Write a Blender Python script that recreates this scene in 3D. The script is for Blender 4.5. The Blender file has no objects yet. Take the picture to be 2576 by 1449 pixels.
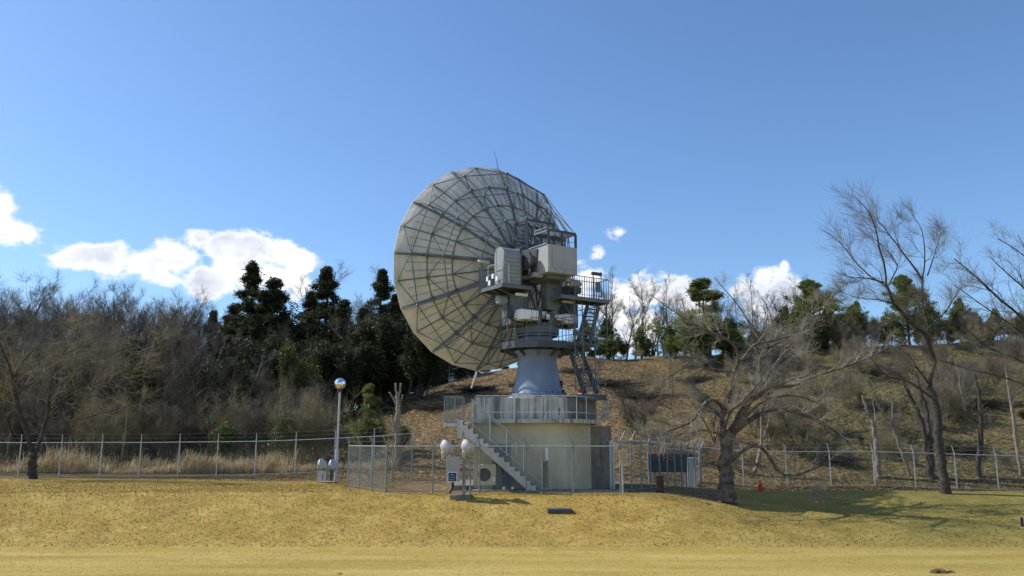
import bpy, math, random
import numpy as np
from mathutils import Vector
from mathutils.geometry import tessellate_polygon
random.seed(7)
SC = bpy.context.scene
COL = SC.collection
R = math.radians

# ------------------------------------------------------------------ camera
F = 2100.0; W = 2576.0; H = 1449.0; TH = R(10.5); CZ = 2.8
cam_d = bpy.data.cameras.new('camera'); cam = bpy.data.objects.new('camera', cam_d); COL.objects.link(cam)
cam.location = (0, 0, CZ); cam.rotation_euler = (R(90) + TH, 0, 0)
cam_d.sensor_width = 36; cam_d.lens = 36 * F / W; cam_d.clip_start = .1; cam_d.clip_end = 4000
SC.camera = cam
SC.view_settings.view_transform = 'Standard'; SC.view_settings.look = 'None'
SC.view_settings.gamma = 1; SC.view_settings.use_curve_mapping = False
SC.view_settings.exposure = 0.0

def ray(u, v):
    x = (u - W / 2) / F; z = -(v - H / 2) / F
    return np.array([x, math.cos(TH) - z * math.sin(TH), math.sin(TH) + z * math.cos(TH)])
def at(u, v, Y):
    "the point of the place seen at pixel (u, v) of the photograph at depth Y"
    d = ray(u, v); return np.array([0, 0, CZ]) + d * Y / d[1]

# ------------------------------------------------------------------ sun and sky
SUN_AZ, SUN_EL = 77.0, 43.0          # degrees left of the view direction, elevation
sv = Vector((-math.sin(R(SUN_AZ)) * math.cos(R(SUN_EL)), math.cos(R(SUN_AZ)) * math.cos(R(SUN_EL)), math.sin(R(SUN_EL))))
sl = bpy.data.lights.new('sun', 'SUN'); so = bpy.data.objects.new('sun', sl); COL.objects.link(so)
sl.energy = 4.7; sl.angle = R(.53); sl.color = (1, .95, .86)
so.rotation_euler = sv.to_track_quat('Z', 'Y').to_euler(); so.location = sv * 60

class NT:
    def __init__(s, tree): s.t = tree; s.n = tree.nodes; s.l = tree.links
    def new(s, typ, **kw):
        nd = s.n.new(typ)
        for k, v in kw.items():
            if k.startswith('_'): setattr(nd, k[1:], v)
            else: nd.inputs[k].default_value = v
        return nd
    def lk(s, a, b): s.l.new(a, b)
    def math(s, op, a, b=None, c=None, clamp=False):
        nd = s.n.new('ShaderNodeMath'); nd.operation = op; nd.use_clamp = clamp
        for i, x in enumerate((a, b, c)):
            if x is None: continue
            if isinstance(x, (int, float)): nd.inputs[i].default_value = x
            else: s.l.new(x, nd.inputs[i])
        return nd.outputs[0]
    def mix(s, fac, a, b):
        nd = s.n.new('ShaderNodeMix'); nd.data_type = 'RGBA'
        for i, x in ((0, fac), (6, a), (7, b)):
            if isinstance(x, (int, float)): nd.inputs[i].default_value = x
            elif isinstance(x, (tuple, list)): nd.inputs[i].default_value = (*x[:3], 1)
            else: s.l.new(x, nd.inputs[i])
        return nd.outputs[2]
    def ramp(s, fac, stops):
        nd = s.n.new('ShaderNodeValToRGB'); cr = nd.color_ramp
        while len(cr.elements) < len(stops): cr.elements.new(.5)
        for e, (p, c) in zip(cr.elements, stops):
            e.position = p; e.color = (*c, 1) if isinstance(c, (tuple, list)) else (c, c, c, 1)
        s.l.new(fac, nd.inputs[0]); return nd.outputs[0]
    def noise(s, vec, scale, detail=3, rough=.5, dist=0):
        nd = s.new('ShaderNodeTexNoise', Scale=scale, Detail=detail, Roughness=rough, Distortion=dist)
        if vec is not None: s.l.new(vec, nd.inputs['Vector'])
        return nd.outputs['Fac']

wd = bpy.data.worlds.new('World'); SC.world = wd; wd.use_nodes = True
wn = NT(wd.node_tree); wn.n.clear()
sky = wn.new('ShaderNodeTexSky', _sky_type='NISHITA'); sky.sun_disc = False
sky.sun_elevation = R(SUN_EL); sky.sun_rotation = -R(SUN_AZ)
sky.altitude = 100; sky.air_density = 1.0; sky.dust_density = .7; sky.ozone_density = 3.2
SKY_STRENGTH = .15
geo = wn.new('ShaderNodeTexCoord'); gv = geo.outputs['Generated']
sep = wn.new('ShaderNodeSeparateXYZ'); wn.lk(gv, sep.inputs[0])
azn = wn.math('MULTIPLY', wn.math('ARCTAN2', sep.outputs[0], sep.outputs[1]), 57.2958)
eln = wn.math('MULTIPLY', wn.math('ARCSINE', sep.outputs[2]), 57.2958)
# cumulus banks low over the wood: (u, v, half width, half height, weight)
blobs = [(-20,540,52,66,1),(38,588,55,34,1),(-70,600,50,50,1),(-120,520,80,60,1),
 (205,642,70,34,1),(265,650,90,40,1),(360,658,95,44,1),(440,655,80,48,1),(520,700,80,50,1),(410,700,90,35,.8),
 (500,600,36,28,1),(560,622,70,42,1),(640,625,75,50,1),(700,632,55,50,1),(745,660,55,45,1),(640,690,110,50,1),(720,705,80,50,1),(560,690,60,50,1),
 (1475,695,48,34,1),(1440,740,60,50,1),(1560,760,70,60,1),(1640,730,75,48,1),(1700,745,70,48,1),(1600,820,100,60,1),(1745,765,60,48,1),
 (1880,725,55,50,1),(1915,705,42,38,1),(1965,730,55,62,1),(1930,775,90,50,1),(1975,672,20,28,.8),(2060,780,70,35,.8),
 (1556,582,52,32,.55),(1508,640,40,42,.55)]
M = None
for (u, v, hw, hh, wt) in blobs:
    d = ray(u, v); d = d / np.linalg.norm(d)
    a = math.degrees(math.atan2(d[0], d[1])); e = math.degrees(math.asin(d[2]))
    ca = math.cos(R(a)); hw2 = hw / 36.65 ; hh2 = hh / 36.65
    da = wn.math('MULTIPLY', wn.math('SUBTRACT', azn, a), 1 / hw2)
    de = wn.math('MULTIPLY', wn.math('SUBTRACT', eln, e), 1 / hh2)
    r2 = wn.math('ADD', wn.math('MULTIPLY', da, da), wn.math('MULTIPLY', de, de))
    m = wn.math('MULTIPLY', wn.math('SUBTRACT', 1, wn.math('SQRT', r2)), .9)
    m = wn.math('ADD', m, -.9 + wt * .9) if wt < 1 else m
    M = m if M is None else wn.math('SMOOTH_MAX', M, m, .12)
# the same sort of cloud all round, outside the part the photograph shows
band = wn.math('SUBTRACT', .35, wn.math('ABSOLUTE', wn.math('MULTIPLY', wn.math('SUBTRACT', eln, 12), .07)))
out = wn.math('MULTIPLY', wn.math('SUBTRACT', wn.math('ABSOLUTE', azn), 42), .12)
big = wn.math('MULTIPLY', wn.math('SUBTRACT', wn.noise(gv, 3.2, 2), .52), 3.2)
M = wn.math('MAXIMUM', M, wn.math('ADD', wn.math('MINIMUM', band, out), wn.math('MINIMUM', big, .3)))
mp = wn.new('ShaderNodeMapping'); wn.lk(gv, mp.inputs[0]); mp.inputs['Scale'].default_value = (1, 1, 1.5)
nz = wn.noise(mp.outputs[0], 30, 8, .62, .2)
nz2 = wn.noise(mp.outputs[0], 9, 6, .55)
dens = wn.math('ADD', M, wn.math('MULTIPLY', wn.math('SUBTRACT', nz, .50), 2.2))
al = wn.new('ShaderNodeMapRange', **{'From Min': -.06, 'From Max': .46}); al.interpolation_type = 'SMOOTHSTEP'; wn.lk(dens, al.inputs[0])
soft = wn.math('MULTIPLY', wn.math('SUBTRACT', nz2, .44), 5.0, clamp=True)
inner = wn.math('MULTIPLY', wn.math('SUBTRACT', dens, .22), 2.6, clamp=True)
shade = wn.math('MULTIPLY', inner, soft)
ccol = wn.mix(shade, (1.14, 1.14, 1.15), (.64, .70, .86))
bg1 = wn.new('ShaderNodeBackground', Strength=SKY_STRENGTH); tint = wn.new('ShaderNodeMix'); tint.data_type = 'RGBA'; tint.blend_type = 'MULTIPLY'; tint.inputs[0].default_value = 1; tint.inputs[7].default_value = (.84, 1.0, 1.16, 1); wn.lk(sky.outputs[0], tint.inputs[6]); wn.lk(tint.outputs[2], bg1.inputs[0])
bg2 = wn.new('ShaderNodeBackground', Strength=1.0); wn.lk(ccol, bg2.inputs[0])
mx = wn.new('ShaderNodeMixShader'); wn.lk(al.outputs[0], mx.inputs[0]); wn.lk(bg1.outputs[0], mx.inputs[1]); wn.lk(bg2.outputs[0], mx.inputs[2])
wo = wn.new('ShaderNodeOutputWorld'); wn.lk(mx.outputs[0], wo.inputs[0])

# ------------------------------------------------------------------ materials
def mat(name, col, col2=None, scale=6, rough=.6, metal=0, bump=0, bscale=40, detail=4, streak=None, spec=.35, transl=0, lo=.35, hi=.65):
    m = bpy.data.materials.new(name); m.use_nodes = True; t = NT(m.node_tree)
    b = t.n['Principled BSDF']; b.inputs['Roughness'].default_value = rough; b.inputs['Metallic'].default_value = metal
    b.inputs['Specular IOR Level'].default_value = spec
    tc = t.new('ShaderNodeNewGeometry').outputs['Position']
    c = None
    if col2 is not None:
        f = t.noise(tc, scale, detail, .6)
        c = t.ramp(f, [(lo, col), (hi, col2)])
    if streak:            # vertical dirt runs
        mp = t.new('ShaderNodeMapping'); t.lk(tc, mp.inputs[0]); mp.inputs['Scale'].default_value = (streak[1], streak[1], .25)
        f = t.noise(mp.outputs[0], 1.0, 4, .7)
        f = t.ramp(f, [(.47, 0.0), (.64, 1.0)])
        f = t.math('MULTIPLY', f, streak[2])
        c = t.mix(f, c if c is not None else (*col, 1), streak[0])
    if c is None: b.inputs['Base Color'].default_value = (*col, 1)
    else: t.lk(c, b.inputs['Base Color'])
    if bump:
        bn = t.new('ShaderNodeBump', Strength=bump, Distance=.02); t.lk(t.noise(tc, bscale, 4, .6), bn.inputs['Height']); t.lk(bn.outputs[0], b.inputs['Normal'])
    if transl:
        o = t.n['Material Output']; tr = t.new('ShaderNodeBsdfTranslucent')
        if c is None: tr.inputs[0].default_value = (*col, 1)
        else: t.lk(c, tr.inputs[0])
        ms = t.new('ShaderNodeMixShader', Fac=transl); t.lk(b.outputs[0], ms.inputs[1]); t.lk(tr.outputs[0], ms.inputs[2]); t.lk(ms.outputs[0], o.inputs[0])
    return m
MT = {}
MT['panel'] = mat('panel_paint', (.54,.53,.475), (.66,.645,.59), scale=1.2, rough=.55, streak=((.33,.30,.22), 1.6, .35))
MT['truss'] = mat('truss_paint', (.085,.105,.115), (.15,.17,.18), scale=2, rough=.45, spec=.5)
MT['steel'] = mat('blue_grey_paint', (.095,.115,.13), (.155,.175,.19), scale=1.6, rough=.5, streak=((.10,.10,.10), 3, .4))
MT['dark_steel'] = mat('dark_grey_paint', (.05,.058,.066), (.085,.095,.105), scale=2, rough=.5)
MT['box'] = mat('cabin_paint', (.33,.33,.335), (.40,.40,.395), scale=1.0, rough=.5, streak=((.30,.29,.27), 2.5, .4))
MT['stiff'] = mat('stiffener_paint', (.33,.33,.29), (.40,.39,.35), scale=2, rough=.6)
MT['seam'] = mat('joint_dark', (.05,.05,.05), rough=.8)
MT['cone'] = mat('pedestal_blue_paint', (.16,.21,.30), (.22,.27,.36), scale=.8, rough=.48, spec=.4, streak=((.14,.18,.25), 2.5, .5))
MT['white'] = mat('white_paint', (.78,.79,.81), (.84,.84,.85), scale=3, rough=.45)
MT['galv'] = mat('galvanised_steel', (.36,.40,.41), (.50,.53,.53), scale=9, rough=.42, metal=.35)
MT['galv_dark'] = mat('weathered_galvanised_steel', (.16,.20,.20), (.26,.29,.28), scale=7, rough=.55, metal=.2)
MT['wall'] = mat('cream_render', (.51,.475,.355), (.61,.575,.45), scale=.9, rough=.85, bump=.15, streak=((.42,.38,.20), 1.3, .45))
MT['concrete'] = mat('stained_concrete', (.42,.41,.36), (.52,.51,.46), scale=2.4, rough=.9, bump=.3, streak=((.05,.046,.038), 3.4, .8))
MT['concrete_dark'] = mat('dark_streaked_concrete', (.15,.145,.12), (.26,.25,.21), scale=2, rough=.9, bump=.3, streak=((.05,.05,.045), 3, .7))
MT['step'] = mat('pale_concrete', (.50,.50,.46), (.60,.60,.56), scale=5, rough=.85, bump=.2, streak=((.30,.29,.26), 3, .4))
MT['tread'] = mat('dark_steps_shaded_block', (.06,.06,.06), (.10,.10,.10), scale=8, rough=.9)
MT['louvre'] = mat('housing_paint', (.24,.265,.28), (.30,.32,.335), scale=2, rough=.5)
MT['fluor'] = mat('cream_lamp_housing', (.62,.60,.48), (.72,.70,.58), scale=5, rough=.5)
MT['black'] = mat('black_rubber', (.02,.02,.022), rough=.6)
MT['glass'] = mat('grey_glass_front', (.35,.36,.36), rough=.15, spec=.6)
MT['blue'] = mat('blue_hose', (.01,.12,.32), (.02,.22,.40), scale=30, rough=.5)
MT['signblue'] = mat('navy_sign_face', (.012,.05,.11), rough=.5)
MT['mark'] = mat('pale_print', (.72,.76,.80), rough=.6)
MT['signbeige'] = mat('beige_sign_face', (.42,.36,.24), (.50,.43,.30), scale=20, rough=.7)
MT['ink'] = mat('dark_print', (.05,.04,.03), rough=.8)
MT['red'] = mat('red_plastic', (.50,.03,.015), rough=.5)
MT['mirror'] = mat('mirror_glass', (.85,.86,.88), rough=.04, metal=1.0)
MT['bark_grey'] = mat('grey_bark', (.15,.125,.10), (.30,.26,.21), scale=5, rough=.9, bump=.6, bscale=18, lo=.3, hi=.7)
MT['bark_limb'] = mat('furrowed_grey_bark', (.06,.048,.04), (.22,.185,.15), scale=4, rough=.9, bump=.8, bscale=14, lo=.38, hi=.72)
MT['bark_dark'] = mat('dark_bark', (.035,.03,.026), (.09,.075,.062), scale=6, rough=.95, bump=.6, bscale=20)
MT['twig_grey'] = mat('grey_twigs', (.12,.10,.08), (.24,.205,.165), scale=1.2, rough=.8)
MT['twig_dark'] = mat('brown_twigs', (.042,.038,.03), (.11,.098,.07), scale=.7, rough=.85)
MT['twig_olive'] = mat('olive_twigs', (.17,.145,.085), (.33,.285,.17), scale=.8, rough=.85)
MT['twig_pale'] = mat('pale_grey_twigs', (.22,.19,.155), (.40,.355,.29), scale=1.0, rough=.75)
MT['green'] = mat('evergreen_needles', (.018,.03,.012), (.085,.085,.035), scale=.9, rough=.7, transl=.25)
MT['green_mid'] = mat('pine_needles', (.10,.135,.04), (.25,.27,.085), scale=1.2, rough=.65, transl=.42)
MT['green_leaf'] = mat('broad_leaves', (.045,.065,.02), (.16,.18,.05), scale=2.5, rough=.45, transl=.3)
MT['dry'] = mat('dry_tall_grass', (.34,.26,.13), (.66,.55,.34), scale=1.6, rough=.8, transl=.35)
MT['litter'] = mat('fallen_leaves_tan', (.15,.108,.055), (.56,.46,.31), scale=7, rough=.85, transl=.15, lo=.42, hi=.72)
MT['blade'] = mat('lawn_blades', (.27,.19,.05), (.45,.34,.12), scale=1.1, rough=.8, transl=.3)
MT['tuft'] = mat('dead_grass_tufts', (.07,.055,.018), (.30,.22,.07), scale=3, rough=.9)
MT['lampwhite'] = mat('chalky_lamp_enamel', (.42,.42,.44), (.52,.52,.53), scale=5, rough=.55)
MT['cut'] = mat('fresh_cut_wood', (.55,.47,.35), rough=.8)

def mlawn():
    m = bpy.data.materials.new('dormant_lawn'); m.use_nodes = True; t = NT(m.node_tree); b = t.n['Principled BSDF']
    b.inputs['Roughness'].default_value = .95; b.inputs['Specular IOR Level'].default_value = .1
    p = t.new('ShaderNodeNewGeometry').outputs['Position']
    sp = t.new('ShaderNodeSeparateXYZ'); t.lk(p, sp.inputs[0])
    big = t.noise(p, .12, 4, .6); mid = t.noise(p, .9, 5, .65); fine = t.noise(p, 6, 6, .75)
    c = t.ramp(mid, [(.3, (.30,.20,.05)), (.5, (.41,.28,.072)), (.72, (.53,.385,.125))])
    # the mown flat at the foot of the bank is paler and smoother
    fl = t.new('ShaderNodeMapRange', **{'From Min': 30.6, 'From Max': 26.5}); fl.interpolation_type = 'SMOOTHSTEP'
    t.lk(t.math('ADD', sp.outputs[1], t.math('MULTIPLY', t.math('SUBTRACT', mid, .5), 5.0)), fl.inputs[0])
    mps = t.new('ShaderNodeMapping'); t.lk(p, mps.inputs[0]); mps.inputs['Scale'].default_value = (.12, .8, 1)
    st = t.noise(mps.outputs[0], 1.2, 4, .6)
    flat = t.ramp(st, [(.32, (.36,.26,.065)), (.5, (.44,.325,.09)), (.7, (.52,.40,.135))])
    c = t.mix(fl.outputs[0], c, flat)
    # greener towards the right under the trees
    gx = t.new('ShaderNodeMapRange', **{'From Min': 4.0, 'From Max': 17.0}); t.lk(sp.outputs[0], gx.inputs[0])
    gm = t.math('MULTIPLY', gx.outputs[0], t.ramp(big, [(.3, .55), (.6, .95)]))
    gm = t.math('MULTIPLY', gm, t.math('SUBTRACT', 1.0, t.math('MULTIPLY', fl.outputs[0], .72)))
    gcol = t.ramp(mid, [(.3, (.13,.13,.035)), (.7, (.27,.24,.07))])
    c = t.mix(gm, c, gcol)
    gpat = t.ramp(t.noise(p, .5, 5, .7), [(.56, 0.), (.70, .4)])
    c = t.mix(gpat, c, (.24,.22,.06))
    # thin dark tufts and gaps
    dk = t.ramp(fine, [(.37, 1.), (.46, 0.)])
    dk = t.math('MULTIPLY', dk, t.math('SUBTRACT', .62, t.math('MULTIPLY', fl.outputs[0], .38)))
    c = t.mix(dk, c, (.11,.08,.02))
    li = t.ramp(fine, [(.60, 0.), (.70, .5)]); c = t.mix(li, c, (.64,.54,.27))
    # bare earth and leaves inside the enclosure and along the foot of the slope
    en = t.math('MULTIPLY', t.math('SUBTRACT', mid, .5), 1.2)
    yy = t.math('ADD', sp.outputs[1], en); xx = t.math('ADD', sp.outputs[0], en)
    ac_ = t.math('ADD', xx, t.math('MULTIPLY', t.math('SUBTRACT', sp.outputs[1], 34.9), .49))      # left side of the enclosure
    m1 = t.math('MULTIPLY', t.math('GREATER_THAN', sp.outputs[1], 35.0), t.math('MULTIPLY', t.math('GREATER_THAN', ac_, -5.3), t.math('LESS_THAN', xx, 9.5)))
    m2 = t.math('MULTIPLY', t.math('GREATER_THAN', yy, 40.5), t.math('GREATER_THAN', ac_, -5.3))
    m3 = t.math('GREATER_THAN', yy, 46.0)
    mk = t.math('MAXIMUM', t.math('MAXIMUM', m1, m2), m3)
    f2 = t.noise(p, 4.5, 6, .75)
    dirt = t.ramp(f2, [(.36, (.05,.035,.018)), (.48, (.16,.11,.055)), (.58, (.27,.19,.10)), (.68, (.42,.32,.20))])
    c = t.mix(mk, c, dirt)
    t.lk(c, b.inputs['Base Color'])
    bn = t.new('ShaderNodeBump', Strength=.7, Distance=.05); t.lk(fine, bn.inputs['Height']); t.lk(bn.outputs[0], b.inputs['Normal'])
    return m
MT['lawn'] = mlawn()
def mhill():
    m = bpy.data.materials.new('leaf_littered_earth'); m.use_nodes = True; t = NT(m.node_tree); b = t.n['Principled BSDF']
    b.inputs['Roughness'].default_value = .95; b.inputs['Specular IOR Level'].default_value = .1
    p = t.new('ShaderNodeNewGeometry').outputs['Position']; sp = t.new('ShaderNodeSeparateXYZ'); t.lk(p, sp.inputs[0])
    mid = t.noise(p, .35, 5, .7); fine = t.noise(p, 3.5, 6, .75); big = t.noise(p, .09, 3, .6)
    c = t.ramp(fine, [(.36, (.045,.03,.015)), (.48, (.18,.118,.055)), (.57, (.31,.215,.105)), (.68, (.50,.38,.22))])
    olive = t.ramp(fine, [(.36, (.03,.03,.012)), (.50, (.115,.10,.04)), (.66, (.28,.24,.11))])
    gx = t.new('ShaderNodeMapRange', **{'From Min': 6.0, 'From Max': 22.0}); t.lk(sp.outputs[0], gx.inputs[0])
    om = t.math('MULTIPLY', gx.outputs[0], t.ramp(big, [(.35, .5), (.6, 1.)]), clamp=True)
    c = t.mix(om, c, olive)
    sc = t.ramp(mid, [(.57, 0.), (.68, .8)]); c = t.mix(sc, c, (.05,.042,.025))
    # woodland floor on the left is coloured darker
    wx = t.new('ShaderNodeMapRange', **{'From Min': -9.0, 'From Max': -15.0}); t.lk(sp.outputs[0], wx.inputs[0])
    c = t.mix(t.math('MULTIPLY', wx.outputs[0], .75), c, (.05,.043,.028))
    t.lk(c, b.inputs['Base Color'])
    bn = t.new('ShaderNodeBump', Strength=1, Distance=.12); t.lk(fine, bn.inputs['Height']); t.lk(bn.outputs[0], b.inputs['Normal'])
    return m
MT['hill'] = mhill()

# ------------------------------------------------------------------ mesh helpers
def link(o, parent=None):
    COL.objects.link(o)
    if parent is not None: o.parent = parent
    return o
def np_mesh(name, v, f, m, smooth=False):
    "v (n,3); f list of arrays (k,3|4)"
    me = bpy.data.meshes.new(name); v = np.asarray(v, np.float32)
    loops = []; starts = []; tot = []; s = 0
    for a in f:
        a = np.asarray(a, np.int32)
        if not len(a): continue
        loops.append(a.ravel()); k = a.shape[1]
        starts.append(s + np.arange(len(a)) * k); tot.append(np.full(len(a), k)); s += a.size
    loops = np.concatenate(loops); starts = np.concatenate(starts); tot = np.concatenate(tot)
    me.vertices.add(len(v)); me.vertices.foreach_set('co', v.ravel())
    me.loops.add(len(loops)); me.loops.foreach_set('vertex_index', loops.astype(np.int32))
    me.polygons.add(len(starts)); me.polygons.foreach_set('loop_start', starts.astype(np.int32))
    try: me.polygons.foreach_set('loop_total', tot.astype(np.int32))
    except Exception: pass
    me.polygons.foreach_set('use_smooth', np.full(len(starts), bool(smooth)))
    me.materials.append(m); me.update(calc_edges=True); me.validate()
    return me
def tag(o, label=None, cat=None, group=None, kind=None):
    if label: o['label'] = label
    if cat: o['category'] = cat
    if group: o['group'] = group
    if kind: o['kind'] = kind
    return o
def thing(name, loc, label, cat, group=None):
    o = bpy.data.objects.new(name, None); o.empty_display_size = .3; o.location = tuple(float(c) for c in loc); link(o)
    return tag(o, label, cat, group)
def wl(o):
    "world location of an unrotated chain of parents"
    p = Vector((0, 0, 0))
    while o is not None: p += o.location; o = o.parent
    return np.array(p)
class MB:
    "collects boxes, bars and tubes in world coordinates; build() links ONE mesh object"
    def __init__(s): s.v = []; s.f3 = []; s.f4 = []; s.n = 0
    def add(s, v, f):
        v = np.asarray(v, float); s.v.append(v)
        for q in f:
            q = [i + s.n for i in q]
            if len(q) == 3: s.f3.append(q)
            elif len(q) == 4: s.f4.append(q)
            else:
                pv = [Vector(v[i - s.n]) for i in q]
                for a, b, c in tessellate_polygon([pv]):
                    nn = (pv[b] - pv[a]).cross(pv[c] - pv[a]); ref = sum(((pv[i] - pv[0]).cross(pv[(i + 1) % len(pv)] - pv[0]) for i in range(len(pv))), Vector())
                    s.f3.append([q[a], q[b], q[c]] if nn.dot(ref) > 0 else [q[a], q[c], q[b]])
        s.n += len(v); return s
    def box(s, c, hx, hy, hz):
        "centre and three half-axis vectors (or half sizes)"
        c = np.array(c, float)
        X = np.array([hx, 0, 0]) if np.isscalar(hx) else np.array(hx); Y = np.array([0, hy, 0]) if np.isscalar(hy) else np.array(hy); Z = np.array([0, 0, hz]) if np.isscalar(hz) else np.array(hz)
        if np.dot(np.cross(X, Y), Z) < 0: X = -X
        v = [c + a * X + b * Y + d * Z for d in (-1, 1) for b in (-1, 1) for a in (-1, 1)]
        return s.add(v, [(0, 2, 3, 1), (4, 5, 7, 6), (0, 1, 5, 4), (2, 6, 7, 3), (0, 4, 6, 2), (1, 3, 7, 5)])
    def bx(s, x0, x1, y0, y1, z0, z1):
        return s.box(((x0 + x1) / 2, (y0 + y1) / 2, (z0 + z1) / 2), abs(x1 - x0) / 2, abs(y1 - y0) / 2, abs(z1 - z0) / 2)
    def bar(s, p, q, r, n=6, r2=None):
        p = np.array(p, float); q = np.array(q, float); d = q - p; L = np.linalg.norm(d)
        if L < 1e-6: return s
        d /= L; a = np.cross(d, [0, 0, 1.] if abs(d[2]) < .9 else [1., 0, 0]); a /= np.linalg.norm(a); b = np.cross(d, a)
        r2 = r if r2 is None else r2
        t = np.arange(n) * 2 * math.pi / n + math.pi / n; c = np.outer(np.cos(t), a) + np.outer(np.sin(t), b)
        v = np.vstack([p + c * r, q + c * r2])
        f = [(i, (i + 1) % n, n + (i + 1) % n, n + i) for i in range(n)] + [tuple(range(n))[::-1], tuple(range(n, 2 * n))]
        return s.add(v, f)
    def path(s, pts, r, n=6):
        for a, b in zip(pts[:-1], pts[1:]): s.bar(a, b, r, n)
        return s
    def beam(s, p, q, w, h):
        "rectangular section, h along up"
        p = np.array(p, float); q = np.array(q, float); d = (q - p); L = np.linalg.norm(d); d /= L
        a = np.cross(d, [0, 0, 1.]) if abs(d[2]) < .95 else np.array([1., 0, 0]); a /= np.linalg.norm(a); b = np.cross(a, d)
        return s.box((p + q) / 2, d * L / 2, a * w / 2, b * h / 2)
    def lathe(s, c, prof, n=32, ax=None):
        "prof: list of (r, h) along ax"
        c = np.array(c, float); d = np.array([0, 0, 1.]) if ax is None else np.array(ax, float) / np.linalg.norm(ax)
        a = np.cross(d, [0, 0, 1.]) if abs(d[2]) < .9 else np.array([1., 0, 0]); a /= np.linalg.norm(a); b = np.cross(d, a)
        t = np.arange(n) * 2 * math.pi / n; ring = np.outer(np.cos(t), a) + np.outer(np.sin(t), b)
        v = np.vstack([c + d * h + ring * r for r, h in prof]); f = []
        for k in range(len(prof) - 1):
            for i in range(n): f.append((k * n + i, k * n + (i + 1) % n, (k + 1) * n + (i + 1) % n, (k + 1) * n + i))
        f.append(tuple(range(n))[::-1]); f.append(tuple(range((len(prof) - 1) * n, len(prof) * n)))
        return s.add(v, f)
    def prism(s, poly, z0, z1):
        "vertical prism over an (x, y) polygon given anticlockwise"
        n = len(poly); v = [(x, y, z0) for x, y in poly] + [(x, y, z1) for x, y in poly]
        f = [(i, (i + 1) % n, n + (i + 1) % n, n + i) for i in range(n)] + [tuple(range(n))[::-1], tuple(range(n, 2 * n))]
        return s.add(v, f)
    def ext(s, poly, d):
        "extrude a planar 3d polygon by vector d"
        poly = np.array(poly, float); n = len(poly); d = np.array(d, float)
        nrm = np.zeros(3)
        for i in range(n): nrm += np.cross(poly[i], poly[(i + 1) % n])
        if np.dot(nrm, d) < 0: poly = poly[::-1]
        v = np.vstack([poly, poly + d])
        f = [(i, (i + 1) % n, n + (i + 1) % n, n + i) for i in range(n)] + [tuple(range(n))[::-1], tuple(range(n, 2 * n))]
        return s.add(v, f)
    def build(s, name, m, parent=None, smooth=False, origin=None, bevel=0):
        V = np.vstack(s.v); off = wl(parent) if parent is not None else np.zeros(3)
        loc = np.zeros(3)
        if origin is not None: loc = np.array(origin, float) - off
        elif parent is None: loc = np.array([V[:, 0].mean(), V[:, 1].mean(), V[:, 2].min()])
        me = np_mesh(name, V - off - loc, [np.array(s.f3, int).reshape(-1, 3), np.array(s.f4, int).reshape(-1, 4)], MT[m] if isinstance(m, str) else m)
        o = bpy.data.objects.new(name, me); o.location = tuple(loc); link(o, parent)
        if smooth:
            me.polygons.foreach_set('use_smooth', np.ones(len(me.polygons), bool))
            try: me.set_sharp_from_angle(angle=R(35))
            except Exception: pass
        if bevel:
            b = o.modifiers.new('bevel', 'BEVEL'); b.width = bevel; b.segments = 1; b.limit_method = 'ANGLE'
        return o
def part_copy(src, parent, world_loc, rz=0, name=None):
    o = src.copy(); COL.objects.link(o); o.parent = parent; o.location = tuple(np.array(world_loc, float) - wl(parent)); o.rotation_euler.z = rz
    return o

# ------------------------------------------------------------------ terrain
def sm(a, b, x): t = np.clip((x - a) / (b - a), 0, 1); return t * t * (3 - 2 * t)
_r = np.random.default_rng(3)
_w = [(_r.uniform(.15, 1.1), _r.uniform(.15, 1.1), _r.uniform(0, 6.28), _r.uniform(-1, 1)) for _ in range(14)]
def wob(x, y):
    z = 0
    for kx, ky, ph, sg in _w: z = z + np.sin(kx * x + ky * y * sg + ph) / (.6 + kx + ky)
    return z / 9
RX = [-70, -40, -26, -12, -6, 4, 20, 45, 80]; RH = [1.9, 2.2, 3.0, 6.0, 8.0, 10.5, 11.6, 12.8, 13.5]
def ground(x, y):
    x = np.asarray(x, float); y = np.asarray(y, float)
    near = 1.2 - 1.8 * sm(8, 18, y)
    bank = np.interp(y, [28.5, 29.6, 34.0, 35.0], [0, .12, 1.3, 1.4]) * 1.0
    rbank = np.interp(y, [28.5, 29.6, 38.5, 40], [0, .1, 1.18, 1.3])
    z = near + bank + (rbank - bank) * sm(5.5, 10.5, x)
    z = z + sm(-12, -30, x) * sm(36, 46, y) * .16 - sm(-12, 0, -np.abs(x + 12)) * 0
    z = z - sm(6, 14, x) * sm(38, 45, y) * .62
    z = z + wob(x * 1.3, y * 1.3) * .05 * sm(28, 32, y)
    rid = np.interp(x, RX, RH)
    s = np.clip((y - 46.2) / 33.0, 0, 1.0)
    hill = (rid - .5) * (s ** .92) + (wob(x * .8, y * .8) * .75 + wob(x * 3.1 + 5, y * 3.1) * .34) * sm(46.5, 52, y)
    fall = sm(84, 150, y) * (rid + 2.0) * .8
    return z + hill - fall
def grid(name, xs, ys, m, kind='structure'):
    X, Y = np.meshgrid(xs, ys); Z = ground(X, Y)
    v = np.stack([X, Y, Z], -1).reshape(-1, 3); nx = len(xs); ny = len(ys)
    i = (np.arange(ny - 1)[:, None] * nx + np.arange(nx - 1)[None]).ravel()
    me = np_mesh(name, v, [np.stack([i, i + 1, i + nx + 1, i + nx], 1)], MT[m], True)
    o = bpy.data.objects.new(name, me); link(o); tag(o, kind=kind); return o
xs = np.concatenate([np.linspace(-160, -40, 25)[:-1], np.arange(-40, 40, .4), np.linspace(40, 160, 25)])
grid('lawn', xs, np.concatenate([np.linspace(-60, 20, 40), np.arange(20.4, 46.3, .3), [46.4]]), 'lawn')
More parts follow.
